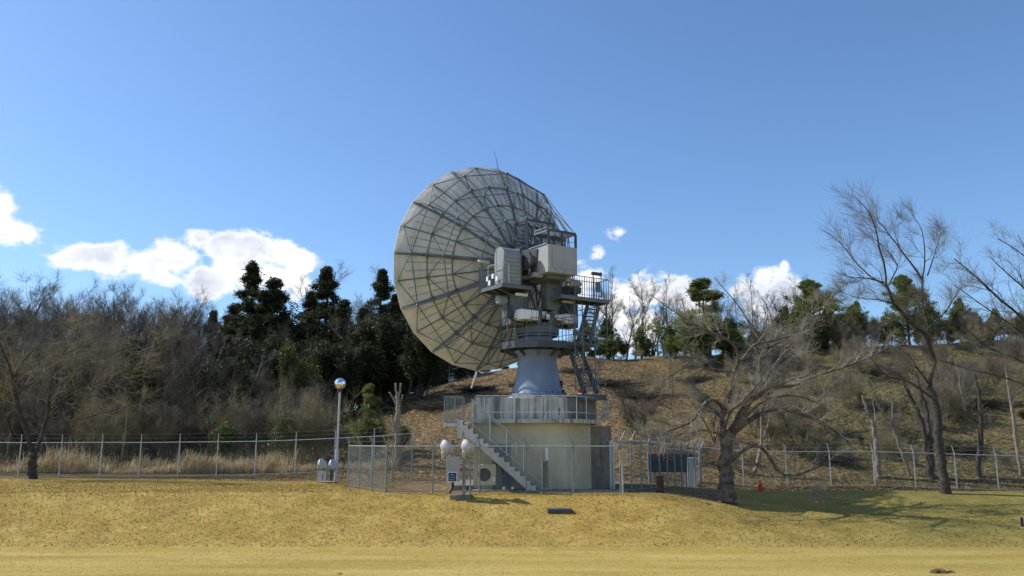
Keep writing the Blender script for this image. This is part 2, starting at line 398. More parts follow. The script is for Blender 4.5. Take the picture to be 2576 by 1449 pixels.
grid('hillside', xs, np.concatenate([[46.4], np.arange(46.8, 86, .5), np.linspace(87, 170, 30)]), 'hill')
gm = MB(); gm.bx(-1500, 1500, -800, 2500, -1.4, -1.0); tag(gm.build('ground', 'hill'), kind='structure')
# ------------------------------------------------------------------ base building
GZ = .80
T0 = 4.75      # top of the drum
bz = 3.80      # top of the walkway slab
bld = thing('equipment_building', (.8, 37, GZ), 'low cream concrete equipment building with stained grey upper wall under the dish', 'building')
def octo(x0, x1, y0, y1, c, cl=None):
    cl = c if cl is None else cl
    return [(x0 + cl, y0), (x1 - c, y0), (x1, y0 + c * 1.25), (x1, y1 - c), (x1 - c, y1), (x0 + cl, y1), (x0, y1 - cl), (x0, y0 + cl)]
bx0 = at(1190, 1200, 36.5)[0]; bxf = at(1427, 1200, 36.5)[0]; bxr = at(1487, 1150, 38.0)[0]
poly = [(bx0, 36.5), (bxf, 36.5), (bxr, 38.0), (bxr, 42.3), (bx0, 42.3)]
MB().prism(poly, GZ - .4, bz - .18).build('wall', 'wall', bld)
ann = [(bxr + .003, 38.1), (at(1539, 1150, 38.4)[0], 38.4), (at(1539, 1150, 38.4)[0], 42), (bxr + .003, 42)]
an = MB().prism(ann, GZ - .4, at(1525, 1072, 38.4)[2]).build('annex_wall', 'concrete_dark', bld, bevel=.02)
tag(an, 'darker block at the right end')
sx1 = at(1452, 1064, 36.0)[0]; sxr = at(1487, 1072, 37.7)[0]
slab = [(at(1262, 1064, 36.0)[0] - 1.2, 36.0), (sx1, 36.0), (sxr + .35, 37.6), (sxr + .35, 42.8), (bx0 - .1, 42.8), (bx0 - .1, 36.0)]
MB().prism(slab, bz - .177, bz).build('roof_slab', 'concrete', bld, bevel=.01)
# upper drum wall, in poured sections
dx0 = at(1192, 1030, 37.0)[0]; dx1 = at(1427, 1030, 37.0)[0]; dx2 = at(1500, 1040, 38.6)[0]
dpoly = [(dx0, 37.0), (dx1, 37.0), (dx1, 42.0), (dx0, 42.0)]
MB().prism([(dx1 + .004, 37.0), (dx2, 38.6), (dx2, 42.0), (dx1 + .004, 42.0)], bz + .002, T0).build('parapet', 'concrete_dark', bld, bevel=.015)  # right-hand facet, a darker tone than the front
MB().prism(dpoly, bz + .002, T0).build('parapet', 'concrete', bld, bevel=.015)
for u in (1241, 1300, 1356, 1404): 
    x = at(u, 1030, 37.0)[0]; MB().bx(x - .006, x + .006, 36.992, 37.0, bz + .05, T0 - .02).build('joint', 'seam', bld)
for u in (1371, 1407):
    x = at(u, 1040, 37.0)[0]; MB().bx(x - .02, x + .02, 36.975, 37.01, bz + .2, bz + .5).build('bracket', 'dark_steel', bld)
# wall lamp, pipe and vent disc on the cream wall
x = at(1375, 1150, 36.5)[0]; MB().bx(x - .075, x + .075, 36.40, 36.497, at(1375, 1175, 36.5)[2], at(1375, 1126, 36.5)[2]).build('cable_duct', 'white', bld, bevel=.01)
MB().lathe(at(1469, 1085, 37.55), [(.075, 0), (.07, .05), (.0, .06)], 16, (.55, -.83, 0)).build('vent_cap', 'galv', bld)
x = at(1298, 1130, 36.5)[0]; MB().bx(x - .035, x + .035, 36.42, 36.497, 2.3, 2.9).build('wall_lamp', 'fluor', bld)
# door under the walkway behind the stairs
x = at(1262, 1180, 36.5)[0]; MB().bx(x - .4, x + .4, 36.47, 36.497, GZ + .06, GZ + 1.95).build('door', 'louvre', bld, bevel=.005)
# plinth
MB().bx(bx0 - .9, bx0, 36.3, 42.0, GZ - .3, GZ + .22).build('plinth', 'concrete_dark', bld)
MB().bx(bx0 - .02, bxr + 1.6, 35.35, 36.49, GZ - .3, GZ + .06).build('apron', 'concrete_dark', bld)
# railing of the walkway
rail = MB()
zt = at(1450, 996, 36.05)[2]; zm = at(1450, 1037, 36.05)[2]
rx0 = at(1196, 1000, 36.05)[0]
P0 = [(rx0, 36.05), (sx1 - .03, 36.05), (sxr + .95, 38.9), (sxr + .95, 41.8)]
for z, r in ((zt, .022), (zm, .016)):
    for a, b in zip(P0[:-1], P0[1:]):
        rail.bar((*a, z), (*b, z), r)
rail.build('railing', 'galv', bld)
pm = MB().bar((0, 0, 0), (0, 0, zt - bz), .02).build('railing_post', 'galv', bld, origin=(0, 0, 0))
k = 0
for u in (1219, 1293, 1371, 1451):
    x = at(u, 1030, 36.05)[0]
    if k == 0: pm.location = tuple(np.array([x, 36.05, bz]) - wl(bld))
    else: part_copy(pm, bld, (x, 36.05, bz))
    k += 1
for f in (.28, .62, .98): part_copy(pm, bld, (sx1 + (sxr + .95 - sx1) * f, 36.05 + 2.85 * f, bz))
for y in (39.8, 40.8, 41.8): part_copy(pm, bld, (sxr + .95, y, bz))

# outside concrete stair, stringer in front
stt = thing('concrete_staircase', (1.4, 36, GZ), 'pale concrete staircase with dark steps and steel handrails climbing the cream building', 'staircase')
YS0, YS1 = 35.45, 36.35
pt = at(1164.5, 1057, YS0); pb = at(1361.5, 1233, YS0)
n = 15; dx = (pb[0] - pt[0]) / n; dz = (pt[2] - pb[2]) / n
poly = [(pt[0] - .24, pt[2])]
for i in range(n):
    poly += [(pt[0] + i * dx, pt[2] - i * dz), (pt[0] + i * dx, pt[2] - (i + 1) * dz)]
poly += [(pb[0], pb[2])]
lower = [(pb[0], pb[2] - .06), (pb[0] - .50, pb[2] - .06), (pt[0] + .10, pt[2] - .62), (pt[0] - .02, pt[2] - .40), (pt[0] - .02, pt[2] - .74), (pt[0] - .24, pt[2] - .74)]
pp = [(x, YS0, z) for x, z in poly + lower]
MB().ext(pp, (0, .14, 0)).build('stringer', 'step', stt)
MB().ext([(x, YS1 - .14, z) for x, z in poly + lower], (0, .14, 0)).build('stringer', 'step', stt)
tm = None
for i in range(n):
    x = pt[0] + i * dx; z = pt[2] - (i + 1) * dz
    c = np.array([x + dx / 2, (YS0 + YS1) / 2, z])
    if tm is None:
        tm = MB().bx(-dx / 2 - .02, dx / 2, -.306, .306, -.07, -.004).bx(-dx / 2 - .02, -dx / 2 + .02, -.306, .306, 0, dz - .075).build('step', 'tread', stt, origin=(0, 0, 0)); tm.location = tuple(c - wl(stt))
    else: part_copy(tm, stt, c)
# landing at the head of the stair
lx0 = at(1116, 1062, YS0)[0]
MB().bx(lx0, pt[0] - .243, YS0, YS1 + .4, pt[2] - .26, pt[2] - .12).build('landing', 'step', stt, bevel=.01)
MB().bx(lx0 + .1, pt[0] + .4, YS1 + .003, YS1 + 1.6, pt[2] - .26, pt[2] - .125).build('landing', 'step', stt)
# landing cage with wire infill
cg = MB(); zt2 = at(1118, 997, YS0)[2]; zb2 = pt[2] - .12
def frame(m, x0, x1, y, z0, z1, r=.02):
    m.bar((x0, y, z0), (x0, y, z1), r); m.bar((x1, y, z0), (x1, y, z1), r); m.bar((x0, y, z1), (x1, y, z1), r * .8); m.bar((x0, y, z0 + .05), (x1, y, z0 + .05), r * .8)
fx = [lx0 + .03, at(1164, 1000, YS0)[0], at(1189, 1000, YS0)[0]]
frame(cg, fx[0], fx[1], YS0 + .03, zb2, zt2); frame(cg, fx[0], fx[1], YS1 + .35, zb2, zt2)
cg.bar((fx[0], YS0 + .03, zt2), (fx[0], YS1 + .35, zt2), .016); cg.bar((fx[0], YS0 + .03, zb2 + .05), (fx[0], YS1 + .35, zb2 + .05), .016)
cg.bar((at(1143, 1000, YS1)[0], YS1 + .35, zb2), (at(1143, 1000, YS1)[0], YS1 + .35, zt2), .03)
cg.build('landing_railing', 'galv_dark', stt)
def wires(m, quad, step=.07, r=.0045):
    "lattice of thin wires over a parallelogram p, p+a, p+b"
    p, a, b = [np.array(q, float) for q in quad]
    na = max(2, int(np.linalg.norm(a) / step)); nb = max(2, int(np.linalg.norm(b) / step))
    for i in range(na + 1): m.bar(p + a * i / na, p + a * i / na + b, r, 3)
    for i in range(nb + 1): m.bar(p + b * i / nb, p + b * i / nb + a, r, 3)
wm = MB()
wires(wm, ((fx[0], YS0 + .03, zb2), (fx[1] - fx[0], 0, 0), (0, 0, zt2 - zb2)), .075)
wires(wm, ((fx[0], YS1 + .35, zb2), (fx[1] - fx[0], 0, 0), (0, 0, zt2 - zb2)), .075)
s0 = at(1176, 1053, YS0); s1 = at(1228, 1100, YS0); tp0 = at(1184, 1002, YS0); tp1 = at(1226, 1047, YS0)
wires(wm, (s0, s1 - s0, tp0 - s0 + np.array([.0, 0, -.04])), .055)
o = wm.build('wire_infill', 'galv_dark', stt); tag(o, kind='stuff')
# sloping handrails, both sides
for yy in (YS0 + .05, YS1 - .05):
    hm = MB(); off = np.array([0, yy - YS0 - .05, 0])
    a = at(1186, 1003, YS0) + off; b = at(1364, 1160, YS0) + off
    hm.bar(a, b, .022); hm.bar(a - [0, 0, .10], b - [0, 0, .10], .014)
    c0 = at(1174, 1055, YS0) + off; c1 = at(1360, 1215, YS0) + off; hm.bar(c0, c1, .016)
    hm.build('handrail', 'galv', stt)
    for f in (0.02, .26, .27, .5, .74, 1.0):
        q = a + (b - a) * f; g = c0 + (c1 - c0) * f; g = g - [0, 0, .1]
        MB().bar((q[0], q[1], g[2] - .12), q, .018).build('baluster', 'galv', stt)
# gate panel at the foot of the stair
gp = thing('stair_gate', at(1374, 1234, 35.6), 'narrow upright steel gate frame at the foot of the concrete stair', 'gate')
a = at(1361, 1160, 35.55); b = at(1382, 1160, 35.7)
m = MB(); m.bar((a[0], 35.55, GZ), a, .02).bar((b[0] + .06, 35.7, GZ), b, .02).bar(a, b, .018).bar((a[0], 35.55, GZ + .1), (b[0] + .05, 35.7, GZ + .1), .015); m.build('frame', 'galv', gp)
MB().box(((a[0] + b[0]) / 2, 35.64, GZ + .72), .12, .01, .55).build('gate_sheet', 'concrete_dark', gp)

# air conditioner
p = at(1226, 1233, 35.75)
acx0 = at(1204, 1200, 35.75)[0]; acx1 = at(1250, 1200, 35.75)[0] - .04
ac = thing('air_conditioner', ((acx0 + acx1) / 2, 35.9, GZ + .06), 'boxy cream air conditioner unit with a round fan grille under the stair', 'air conditioner')
z0 = at(1226, 1221, 35.75)[2]; z1 = at(1226, 1168, 35.75)[2]
MB().bx(acx0, acx1, 35.75, 36.1, z0, z1).build('casing', 'wall', ac, bevel=.015)
fc = at(1218.5, 1194, 35.75); 
MB().lathe((fc[0], 35.757, fc[2]), [(.0, 0), (.27, 0), (.27, .01), (.0, .01)], 28, (0, -1, 0)).build('fan_recess', 'dark_steel', ac)
g = MB()
for rr in (.06, .1, .14, .18, .22, .26):
    t = np.linspace(0, 2 * math.pi, 25); pts = [(fc[0] + rr * math.cos(q), 35.73, fc[2] + rr * math.sin(q)) for q in t]; g.path(pts, .004, 3)
for k in range(8):
    q = k * math.pi / 4; g.bar((fc[0], 35.732, fc[2]), (fc[0] + .27 * math.cos(q), 35.732, fc[2] + .27 * math.sin(q)), .005, 3)
g.build('fan_grille', 'concrete_dark', ac)
MB().bx(acx1 - .12, acx1 - .04, 35.742, 35.75, z0 + .16, z0 + .33).build('data_plate', 'white', ac)
MB().bx(acx0 + .03, acx0 + .1, 35.78, 36.1, GZ + .06, z0).build('foot', 'dark_steel', ac); MB().bx(acx1 - .1, acx1 - .03, 35.78, 36.1, GZ + .06, z0).build('foot', 'dark_steel', ac)
hp = MB(); hp.path([(acx1, 36.0, z1 - .05), (acx1 + .1, 36.1, z1 + .02), (acx1 + .22, 36.2, z1 - .1), (acx1 + .3, 36.3, z1 - .4), (acx1 + .3, 36.4, GZ + .3)], .025, 8); hp.build('refrigerant_pipe', 'black', ac)

# hose reel
hr = thing('hose_cart', at(1281, 1230, 35.7), 'wheeled hose cart with blue coiled hose beside the air conditioner', 'hose reel')
c = at(1277, 1204, 35.8)
hh = MB()
for k in range(9):
    rr = .17 + .012 * (k % 3); yy = 35.62 + k * .035; t = np.linspace(0, 2 * math.pi, 21)
    hh.path([(c[0] + rr * 1.15 * math.cos(q), yy, c[2] + rr * math.sin(q)) for q in t], .014, 5)
hh.build('hose', 'blue', hr)
MB().path([(c[0] - .2, 35.6, c[2] - .3), (c[0] - .05, 35.6, c[2] + .3), (c[0] + .1, 35.6, c[2] - .3)], .014).path([(c[0] - .2, 35.95, c[2] - .3), (c[0] - .05, 35.95, c[2] + .3), (c[0] + .1, 35.95, c[2] - .3)], .014).build('cart_frame', 'dark_steel', hr)
for u in (1267, 1289):
    w = at(u, 1228, 35.56); MB().lathe(w, [(.02, 0), (.035, 0), (.06, .005), (.06, .03), (0.02, .035)], 16, (0, 1, 0)).build('wheel', 'white', hr)
# boxes of pale goods under the stair plinth
pvc = thing('vertical_duct', at(1543, 1232, 36.4), 'tall pale grey cable duct standing at the right end of the building', 'duct')
q0 = at(1535, 1232, 37.2); q1 = at(1549, 1108, 37.2)
MB().bx(q0[0], q0[0] + .10, 37.2, 37.35, GZ - .1, q1[2]).bx(q0[0] + .12, q0[0] + .22, 37.2, 37.35, GZ - .1, q1[2] - .1).build('duct_casing', 'galv', pvc, bevel=.01)
MB().bx(q0[0] - .02, q0[0] + .24, 37.34, 37.37, 1.3, 1.36).bx(q0[0] - .02, q0[0] + .24, 37.34, 37.37, 2.5, 2.56).build('strap', 'galv_dark', pvc)
# ------------------------------------------------------------------ dish antenna
AZ, EL = R(33.6), R(7.44)
DC = np.array([-1.356, 42.5, 11.70]); DR = 5.31; DH = 2.8
dn = np.array([-math.sin(AZ) * math.cos(EL), math.cos(AZ) * math.cos(EL), math.sin(EL)])
da_ = np.cross(dn, [0, 0, 1]); da_ /= np.linalg.norm(da_); db_ = np.cross(da_, dn)
def DN(r, h, t): t = R(t); return DC - dn * h + r * (math.cos(t) * da_ + math.sin(t) * db_)
def srf(r): return DH * (1 - (r / DR) ** 2)
T00 = 88.1
AX = np.array([1.2, 39.0, 0.0])
e_ = np.array([math.cos(AZ), math.sin(AZ), 0]); m_ = np.array([-math.sin(AZ), math.cos(AZ), 0]); z_ = np.array([0, 0, 1.])
def on_m(u, v, m0):
    "point seen at (u, v) on the upright plane m = m0 of the antenna frame"
    d = ray(u, v); o = np.array([0, 0, CZ]) - AX; t = (m0 - o @ m_) / (d @ m_); return np.array([0, 0, CZ]) + d * t
def on_e(u, v, e0):
    d = ray(u, v); o = np.array([0, 0, CZ]) - AX; t = (e0 - o @ e_) / (d @ e_); return np.array([0, 0, CZ]) + d * t
def loc(e, m, z): return AX + e_ * e + m_ * m + z_ * z
def em(p): q = np.array(p) - AX; return q @ e_, q @ m_, p[2]
ant = thing('dish_antenna', (AX[0], AX[1], T0), 'huge grey parabolic dish antenna seen from behind on a blue conical pedestal', 'antenna')
# reflector panels, 24 sectors in three rings
def panel(k, r0, r1, nr, nt, stiff):
    m = MB(); t0 = T00 + 15 * k; g = .005
    rs = np.linspace(r0 + .003, r1 - .003, nr + 1)
    V = []; 
    for lay in (0, .03):
        for r in rs:
            dt = math.degrees(g / r)
            for t in np.linspace(t0 + dt, t0 + 15 - dt, nt + 1): V.append(DN(r * math.cos(R(7.5)) / max(math.cos(R(t - t0 - 7.5)), .1) if r1 > 5.3 and r == rs[-1] else r, srf(r) + lay, t))
    a = nt + 1; A = (nr + 1) * a; f = []
    for i in range(nr):
        for j in range(nt):
            q = i * a + j; f.append((q, q + a, q + a + 1, q + 1)); f.append((A + q, A + q + 1, A + q + a + 1, A + q + a))
    for j in range(nt): f.append((j, j + 1, A + j + 1, A + j)); q = nr * a + j; f.append((q, A + q, A + q + 1, q + 1))
    for i in range(nr): q = i * a; f.append((q, A + q, A + q + a, q + a)); q += nt; f.append((q, q + a, A + q + a, A + q))
    m.add(V, f)
    # edge flanges and pressed ribs on the back
    pn = m.build('reflector_panel', 'panel', ant, origin=DN((r0 + r1) / 2, srf((r0 + r1) / 2), t0 + 7.5))
    for s in stiff:
        m = MB(); pts = [DN(r, srf(r) + .05, t0 + 15 * s) for r in np.linspace(rs[0], rs[-1], 4)]
        for p, q in zip(pts[:-1], pts[1:]): m.beam(p, q, .02, .045)
        m.build('stiffener', 'stiff', pn)
    return pn
for k in range(24):
    panel(k, .9, 3.1, 5, 3, (.0,)); panel(k, 3.1, 4.86, 5, 3, (.0, .33, .66)); panel(k, 4.86, DR, 2, 3, ())
# inner wall of the dish and the hub
MB().lathe(DC - dn * 4.35, [(.95, 0), (1.0, .05), (1.0, 1.0), (1.15, 1.1), (1.15, 1.5)], 32, dn).build('hub', 'dark_steel', ant)
def tr(m, p, q, r): m.bar(p, q, r, 6)
ORr, ORh = 4.9, 1.10; MRr, MRh = 3.75, 2.25; IRr, IRh = 2.35, 3.35; HRr, HRh = 1.12, 3.95
lights = []
for k in range(12):
    t = T00 + 30 * k; m = MB()
    rs = [1.15, 2.2, 3.1, 4.1, 5.28]; S = [DN(r, srf(r) + .08, t) for r in rs]
    B = [DN(HRr, HRh, t), DN(IRr, IRh, t), DN(MRr, MRh, t), DN(ORr, ORh, t)]
    for a, b in zip(S[:-1], S[1:]): m.beam(a, b, .07, .11)
    for a, b in zip(B[:-1], B[1:]): tr(m, a, b, .036)
    tr(m, B[3], S[4], .032)
    for a, b in ((B[0], S[1]), (B[1], S[1]), (B[1], S[2]), (B[2], S[2]), (B[2], S[3]), (B[3], S[3]), (B[0], S[0])): tr(m, a, b, .026)
    for q in B[1:] : m.lathe(q - dn * .07, [(.0, 0), (.07, .02), (.07, .10), (.0, .12)], 8, dn)
    for q in S[2:4]: m.lathe(q - dn * .1, [(.0, 0), (.13, .0), (.13, .05), (.0, .06)], 8, dn)
    m.build('radial_truss', 'truss', ant, origin=S[2])
    # ring struts, and the light strut along the middle of each sector
    t2 = t + 30; tm2 = t + 15
    for nm, r, h, rad in (('outer', ORr, ORh, .028), ('mid', MRr, MRh, .028), ('in', IRr, IRh, .028)):
        MB().bar(DN(r, h, t), DN(r, h, t2), rad).build('ring_strut', 'truss', ant, origin=DN(r, h, tm2))
    m = MB()
    Q = {r: DN(r, srf(r) + .08, tm2) for r in (2.2, 3.1, 4.1, 5.2)}
    for r in (3.1, 4.1):
        for tt, s_ in ((t, 1), (t2, -1)): m.bar(DN(r, srf(r) + .08, tt), Q[r], .026)
    for a, b in ((2.2, 3.1), (3.1, 4.1), (4.1, 5.2)): m.bar(Q[a], Q[b], .03)
    m.bar(DN(1.2, srf(1.2) + .08, tm2), Q[2.2], .03)
    for tt in (t, t2):
        m.bar(DN(MRr, MRh, tt), Q[4.1], .026)
        m.bar(DN(ORr, ORh, tt), Q[5.2], .022); m.bar(DN(IRr, IRh, tt), Q[3.1], .024)
    m.lathe(Q[4.1] - dn * .06, [(0, 0), (.09, .01), (.09, .05), (0, .06)], 8, dn)
    m.build('sector_brace', 'truss', ant, origin=Q[3.1])
# main struts from the hub to the inner ring, behind
for k in range(12):
    t = T00 + 30 * k; MB().bar(DN(.9, 4.3, t + 15), DN(IRr, IRh, t), .035).build('hub_strut', 'truss', ant); MB().bar(DN(.9, 4.3, t + 15), DN(IRr, IRh, t + 30), .035).build('hub_strut', 'truss', ant)
# long steel ties from the top right of the rim to the counterweight frame
A1 = on_m(1441, 583, -2.0)
for uv in ((1370, 490), (1345, 478)):
    p = at(uv[0], uv[1], 41.2); MB().bar(p, A1, .026).build('tie_rod', 'truss', ant)
p = at(1275.5, 435, 41.6); MB().bar(p, at(1370, 490, 41.2), .03).build('tie_rod', 'truss', ant)
MB().bar(at(1386, 536, 41.3), on_m(1436, 592, -2.0), .024).build('tie_rod', 'truss', ant)
MB().bar(at(1357, 484, 41.2), on_m(1436, 592, -1.6), .022).build('tie_rod', 'truss', ant)
# lightning rod
p = DN(5.2, .05, T00 - 6); q = p + np.array([-.28, 0, 1.05])
p = at(1254, 424, DN(5.3, 0, T00)[1]); q = at(1243, 378, p[1])
MB().bar(p - [0, 0, .1], p + (q - p) * .5, .02, 6, .014).bar(p + (q - p) * .5, q, .010, 6, .005).lathe(p + (q - p) * .8, [(0, -.03), (.03, 0), (0, .03)], 6).build('lightning_rod', 'dark_steel', ant)
# feed leg that shows below the rim
p = at(1200, 934, DN(5.3, 0, T00 + 180)[1] - .1); q = at(1186, 976, p[1] + .9)
MB().bar(p, p + (q - p) * 1.0, .05, 8, .04).build('feed_leg', 'white', ant)
ff = DC + dn * 2.6
for k in (0, 1, 2): MB().bar(DN(5.1, 0, T00 + 60 + 120 * k + (0)), ff, .045, 8).build('feed_leg', 'white', ant)
MB().lathe(ff, [(.1, -.2), (.55, .0), (.6, .12), (.2, .3), (0, .3)], 24, dn).build('subreflector', 'white', ant, smooth=True)

# pedestal
zc = T0 + .17
MB().lathe((AX[0], AX[1], T0 - .1), [(1.42, 0), (1.42, .265)], 48).build('pedestal_footing', 'concrete', ant)
prof = [(1.36, 0), (1.36, .10), (1.22, .12), (1.20, .16), (1.10, .55), (1.00, 1.1), (.92, 1.6), (.88, 1.95), (.92, 2.08), (1.18, 2.30), (1.18, 2.36), (.9, 2.37)]
prof = [(r, h * (7.0 - zc) / 2.37) for r, h in prof]
MB().lathe((AX[0], AX[1], zc), prof, 48).build('pedestal', 'cone', ant, smooth=True)
m = MB()
for k in range(24):
    t = k * math.pi / 12; m.lathe((AX[0] + 1.29 * math.cos(t), AX[1] + 1.29 * math.sin(t), zc + .1), [(.03, 0), (.03, .06), (0, .07)], 6)
m.build('base_bolt', 'dark_steel', ant); ant.children[-1]['kind'] = 'stuff'
MB().bx(2.22, 2.34, 38.65, 38.8, 5.3, 5.62).build('junction_box', 'black', ant, bevel=.01); MB().bx(2.30, 2.42, 38.6, 38.75, 4.95, 5.2).build('junction_box', 'black', ant, bevel=.01)
# lower deck, a ten sided ring
dz0, dz1 = 7.02, 7.34; rd = 1.83
deck = [(AX[0] + rd * math.cos(R(a)), AX[1] + rd * math.sin(R(a))) for a in range(-18 - 0, 342, 36)]
m = MB().prism(deck, dz1 - .05, dz1)
for a, b in zip(deck, deck[1:] + deck[:1]):
    A = np.array([*a, (dz0 + dz1) / 2]); B = np.array([*b, (dz0 + dz1) / 2]); d = (B - A) / np.linalg.norm(B - A); nn = np.cross(d, [0, 0, 1])
    m.box((A + B) / 2 + nn * .012, (B - A) / 2, nn * .01, (0, 0, .16))
m.build('lower_deck', 'dark_steel', ant)
for k in range(10):
    a = R(-18 + 36 * k); c = np.array([math.cos(a), math.sin(a), 0])
    MB().ext([AX + c * .95 + z_ * (dz1 - .06), AX + c * 1.78 + z_ * (dz1 - .06), AX + c * 1.78 + z_ * (dz0 + .05), AX + c * 1.0 + z_ * (dz0 - .35)], np.cross(c, z_) * .02).build('deck_bracket', 'dark_steel', ant)
zr = dz1 + 1.0; m = MB()
dk = [np.array([*q, 0]) for q in deck]
for a, b in zip(dk, dk[1:] + dk[:1]):
    for z, r in ((zr, .018), (dz1 + .55, .012)): m.bar(a * .995 + AX * .005 + z_ * z, b * .995 + AX * .005 + z_ * z, r)
m.build('deck_railing', 'steel', ant)
for a, b in zip(dk, dk[1:] + dk[:1]):
    for f in (0, .5): q = a + (b - a) * f; MB().bar(q + z_ * dz1, q + z_ * zr, .018).build('railing_post', 'steel', ant)
# turntable
MB().lathe((AX[0], AX[1], dz1), [(.72, 0), (.72, .32), (.95, .34), (.95, .40)], 40).build('azimuth_bearing', 'cone', ant, smooth=True)
MB().lathe((AX[0], AX[1], dz1 + .42), [(.9, 0), (.98, .02), (.98, .34), (.9, .36), (.9, .5), (.7, .52)], 40).build('turntable', 'steel', ant, smooth=True)
tz = dz1 + .9
# motors and drive units on the turntable
for e, mm, hgt, r in ((-.5, -.75, .75, .16), (.1, -.85, .55, .13), (.35, -.7, .9, .15), (.75, -.5, .5, .17)):
    MB().lathe(loc(e, mm, tz - .05), [(r, 0), (r, hgt * .6), (r * .7, hgt * .62), (r * .7, hgt), (r * .5, hgt * 1.03)], 16).build('drive_motor', 'steel', ant, smooth=True)
p = on_m(1377, 797, -.95)
MB().box(p, e_ * .13, m_ * .04, z_ * .16).build('meter_case', 'black', ant, bevel=.01); MB().box(p - m_ * .045, e_ * .10, m_ * .004, z_ * .12).build('meter_face', 'white', ant)
for u, v in ((1400, 796), (1368, 789)):
    p = on_m(u, v, -.95); MB().lathe(p, [(0.03, -.08), (.11, -.06), (.11, .02), (.09, .03)], 16, -m_).build('dial', 'galv', ant, smooth=True)
# yoke: two columns with a cross beam
L0 = on_m(1270, 815, -.2); L1_ = on_m(1331, 735, -.2)
el0, er = em(on_m(1272, 790, -.3))[0], em(on_m(1330, 790, -.3))[0]
ztop = em(on_m(1300, 738, -.3))[2]
MB().box(loc((el0 + er) / 2 - .05, 0, (tz + ztop) / 2 - .1), e_ * (er - el0) * .30, m_ * .40, z_ * (ztop - tz + .1) / 2).build('yoke_column', 'steel', ant, bevel=.03)
MB().lathe(loc(er - .12, -.1, tz), [(.34, 0), (.34, .25), (.22, .45), (.20, 1.05), (.27, 1.2), (.27, ztop - tz)], 24).build('jack_housing', 'steel', ant, smooth=True)
MB().box(loc(el0 + .12, -.38, tz + .45), e_ * .16, m_ * .1, z_ * .3).build('junction_box', 'dark_steel', ant, bevel=.015)
MB().box(loc(.1, .25, tz + .1), e_ * 1.15, m_ * .5, z_ * .2).build('yoke_base', 'dark_steel', ant, bevel=.02)
MB().lathe(loc(el0 - .08, -.1, ztop - .35), [(.22, -.2), (.22, .2), (.16, .26)], 20, -e_).build('drive_motor', 'louvre', ant, smooth=True)
eR = em(on_m(1440, 740, -.3))[0]
MB().box(loc(eR + .05, .1, (tz + 10.3) / 2), e_ * .28, m_ * .42, z_ * (10.3 - tz) / 2).build('yoke_column', 'steel', ant, bevel=.03)
zEL = em(on_m(1345, 668, -.2))[2]
MB().lathe(loc(-1.15, -.1, zEL - .2), [(.34, 0), (.34, .1), (.24, .12), (.24, 2.6), (.34, 2.62), (.34, 2.7)], 28, e_).build('elevation_axle', 'dark_steel', ant, smooth=True)
MB().lathe(on_m(1321, 655, -.95), [(.44, 0), (.44, .12), (.3, .15), (.3, .4)], 28, e_).build('elevation_gear', 'dark_steel', ant, smooth=True)
# neck from hub to box
MB().box(DC - dn * 4.9, e_ * .75, dn * .75, np.cross(e_, dn) * .6).build('hub_frame', 'dark_steel', ant, bevel=.03)
# dark counterweight arm hanging in front of the yoke
a = em(on_m(1376, 705, -.9)); b = em(on_m(1413, 705, -.9)); zt = a[2] + .1; zb = em(on_m(1390, 781, -.9))[2]
poly = [loc(a[0], -.9, zt), loc(b[0], -.9, zt), loc(b[0], -.9, zb + .35), loc(b[0] - .25, -.9, zb), loc(a[0], -.9, zb + .03)]
MB().ext(poly, m_ * .5).build('counterweight_arm', 'steel', ant, bevel=.02)
p = on_m(1394, 727, -.9); MB().box(p - m_ * .01, e_ * .05, m_ * .01, z_ * .05).build('bolt_plate', 'dark_steel', ant)
# big cabin: near corner, right and left faces
mB = em(at(1379, 612.5, 36.75)); mb0 = mB[1]
c0 = on_m(1379, 612.5, mb0); c1 = on_m(1452, 626, mb0); cb = on_m(1375.5, 683, mb0)
eB0 = em(c0)[0]; eB1 = em(c1)[0]; zB1 = c0[2]; zB0 = cb[2]
far = on_e(1313, 621, eB0); mB1 = em(far)[1]
cx = lambda e, m, z: loc(e, m, z)
MB().ext([cx(eB0, mb0, zB0), cx(eB1, mb0, zB0 + .02), cx(eB1, mb0, zB1), cx(eB0, mb0, zB1)], m_ * (mB1 - mb0)).build('cabin', 'box', ant, bevel=.025)
cab = ant.children[-1]
MB().box(loc((eB0 + eB1) / 2, (mb0 + mB1) / 2 + .1, zB0 - .09), e_ * (eB1 - eB0) * .32, m_ * (mB1 - mb0) * .36, z_ * .09).build('cabin_base', 'steel', ant, bevel=.01)
# cover sheets on the cabin face
w = eB1 - eB0; hh = zB1 - zB0
MB().box(loc(eB0 + w * .55, mb0 - .012, zB0 + hh * .57), e_ * w * .415, m_ * .011, z_ * hh * .385).build('cover_sheet', 'box', cab)
for f0, f1 in ((.02, .24), (.25, .54), (.55, .97)):
    MB().box(loc(eB0 + w * (f0 + f1) / 2, mb0 - .009, zB0 + hh * .085), e_ * w * (f1 - f0) / 2 * .985, m_ * .008, z_ * hh * .075).build('cover_sheet', 'box', cab)
MB().box(loc(eB0 + w * .065, mb0 - .009, zB0 + hh * .58), e_ * w * .055, m_ * .008, z_ * hh * .40).build('cover_sheet', 'box', cab)
m = MB()
for k in range(9): m.lathe(loc(eB0 - .004, mb0 + .10, zB0 + hh * (.08 + .105 * k)), [(.016, -.012), (.016, .0), (0, .003)], 6, -e_)
for k in range(6): m.lathe(loc(eB0 - .004, mb0 + .10 + k * .35, zB1 - .05), [(.014, -.012), (.014, .0), (0, .003)], 6, -e_)
m.build('rivet', 'galv_dark', cab)
cab.children[-1]['kind'] = 'stuff'
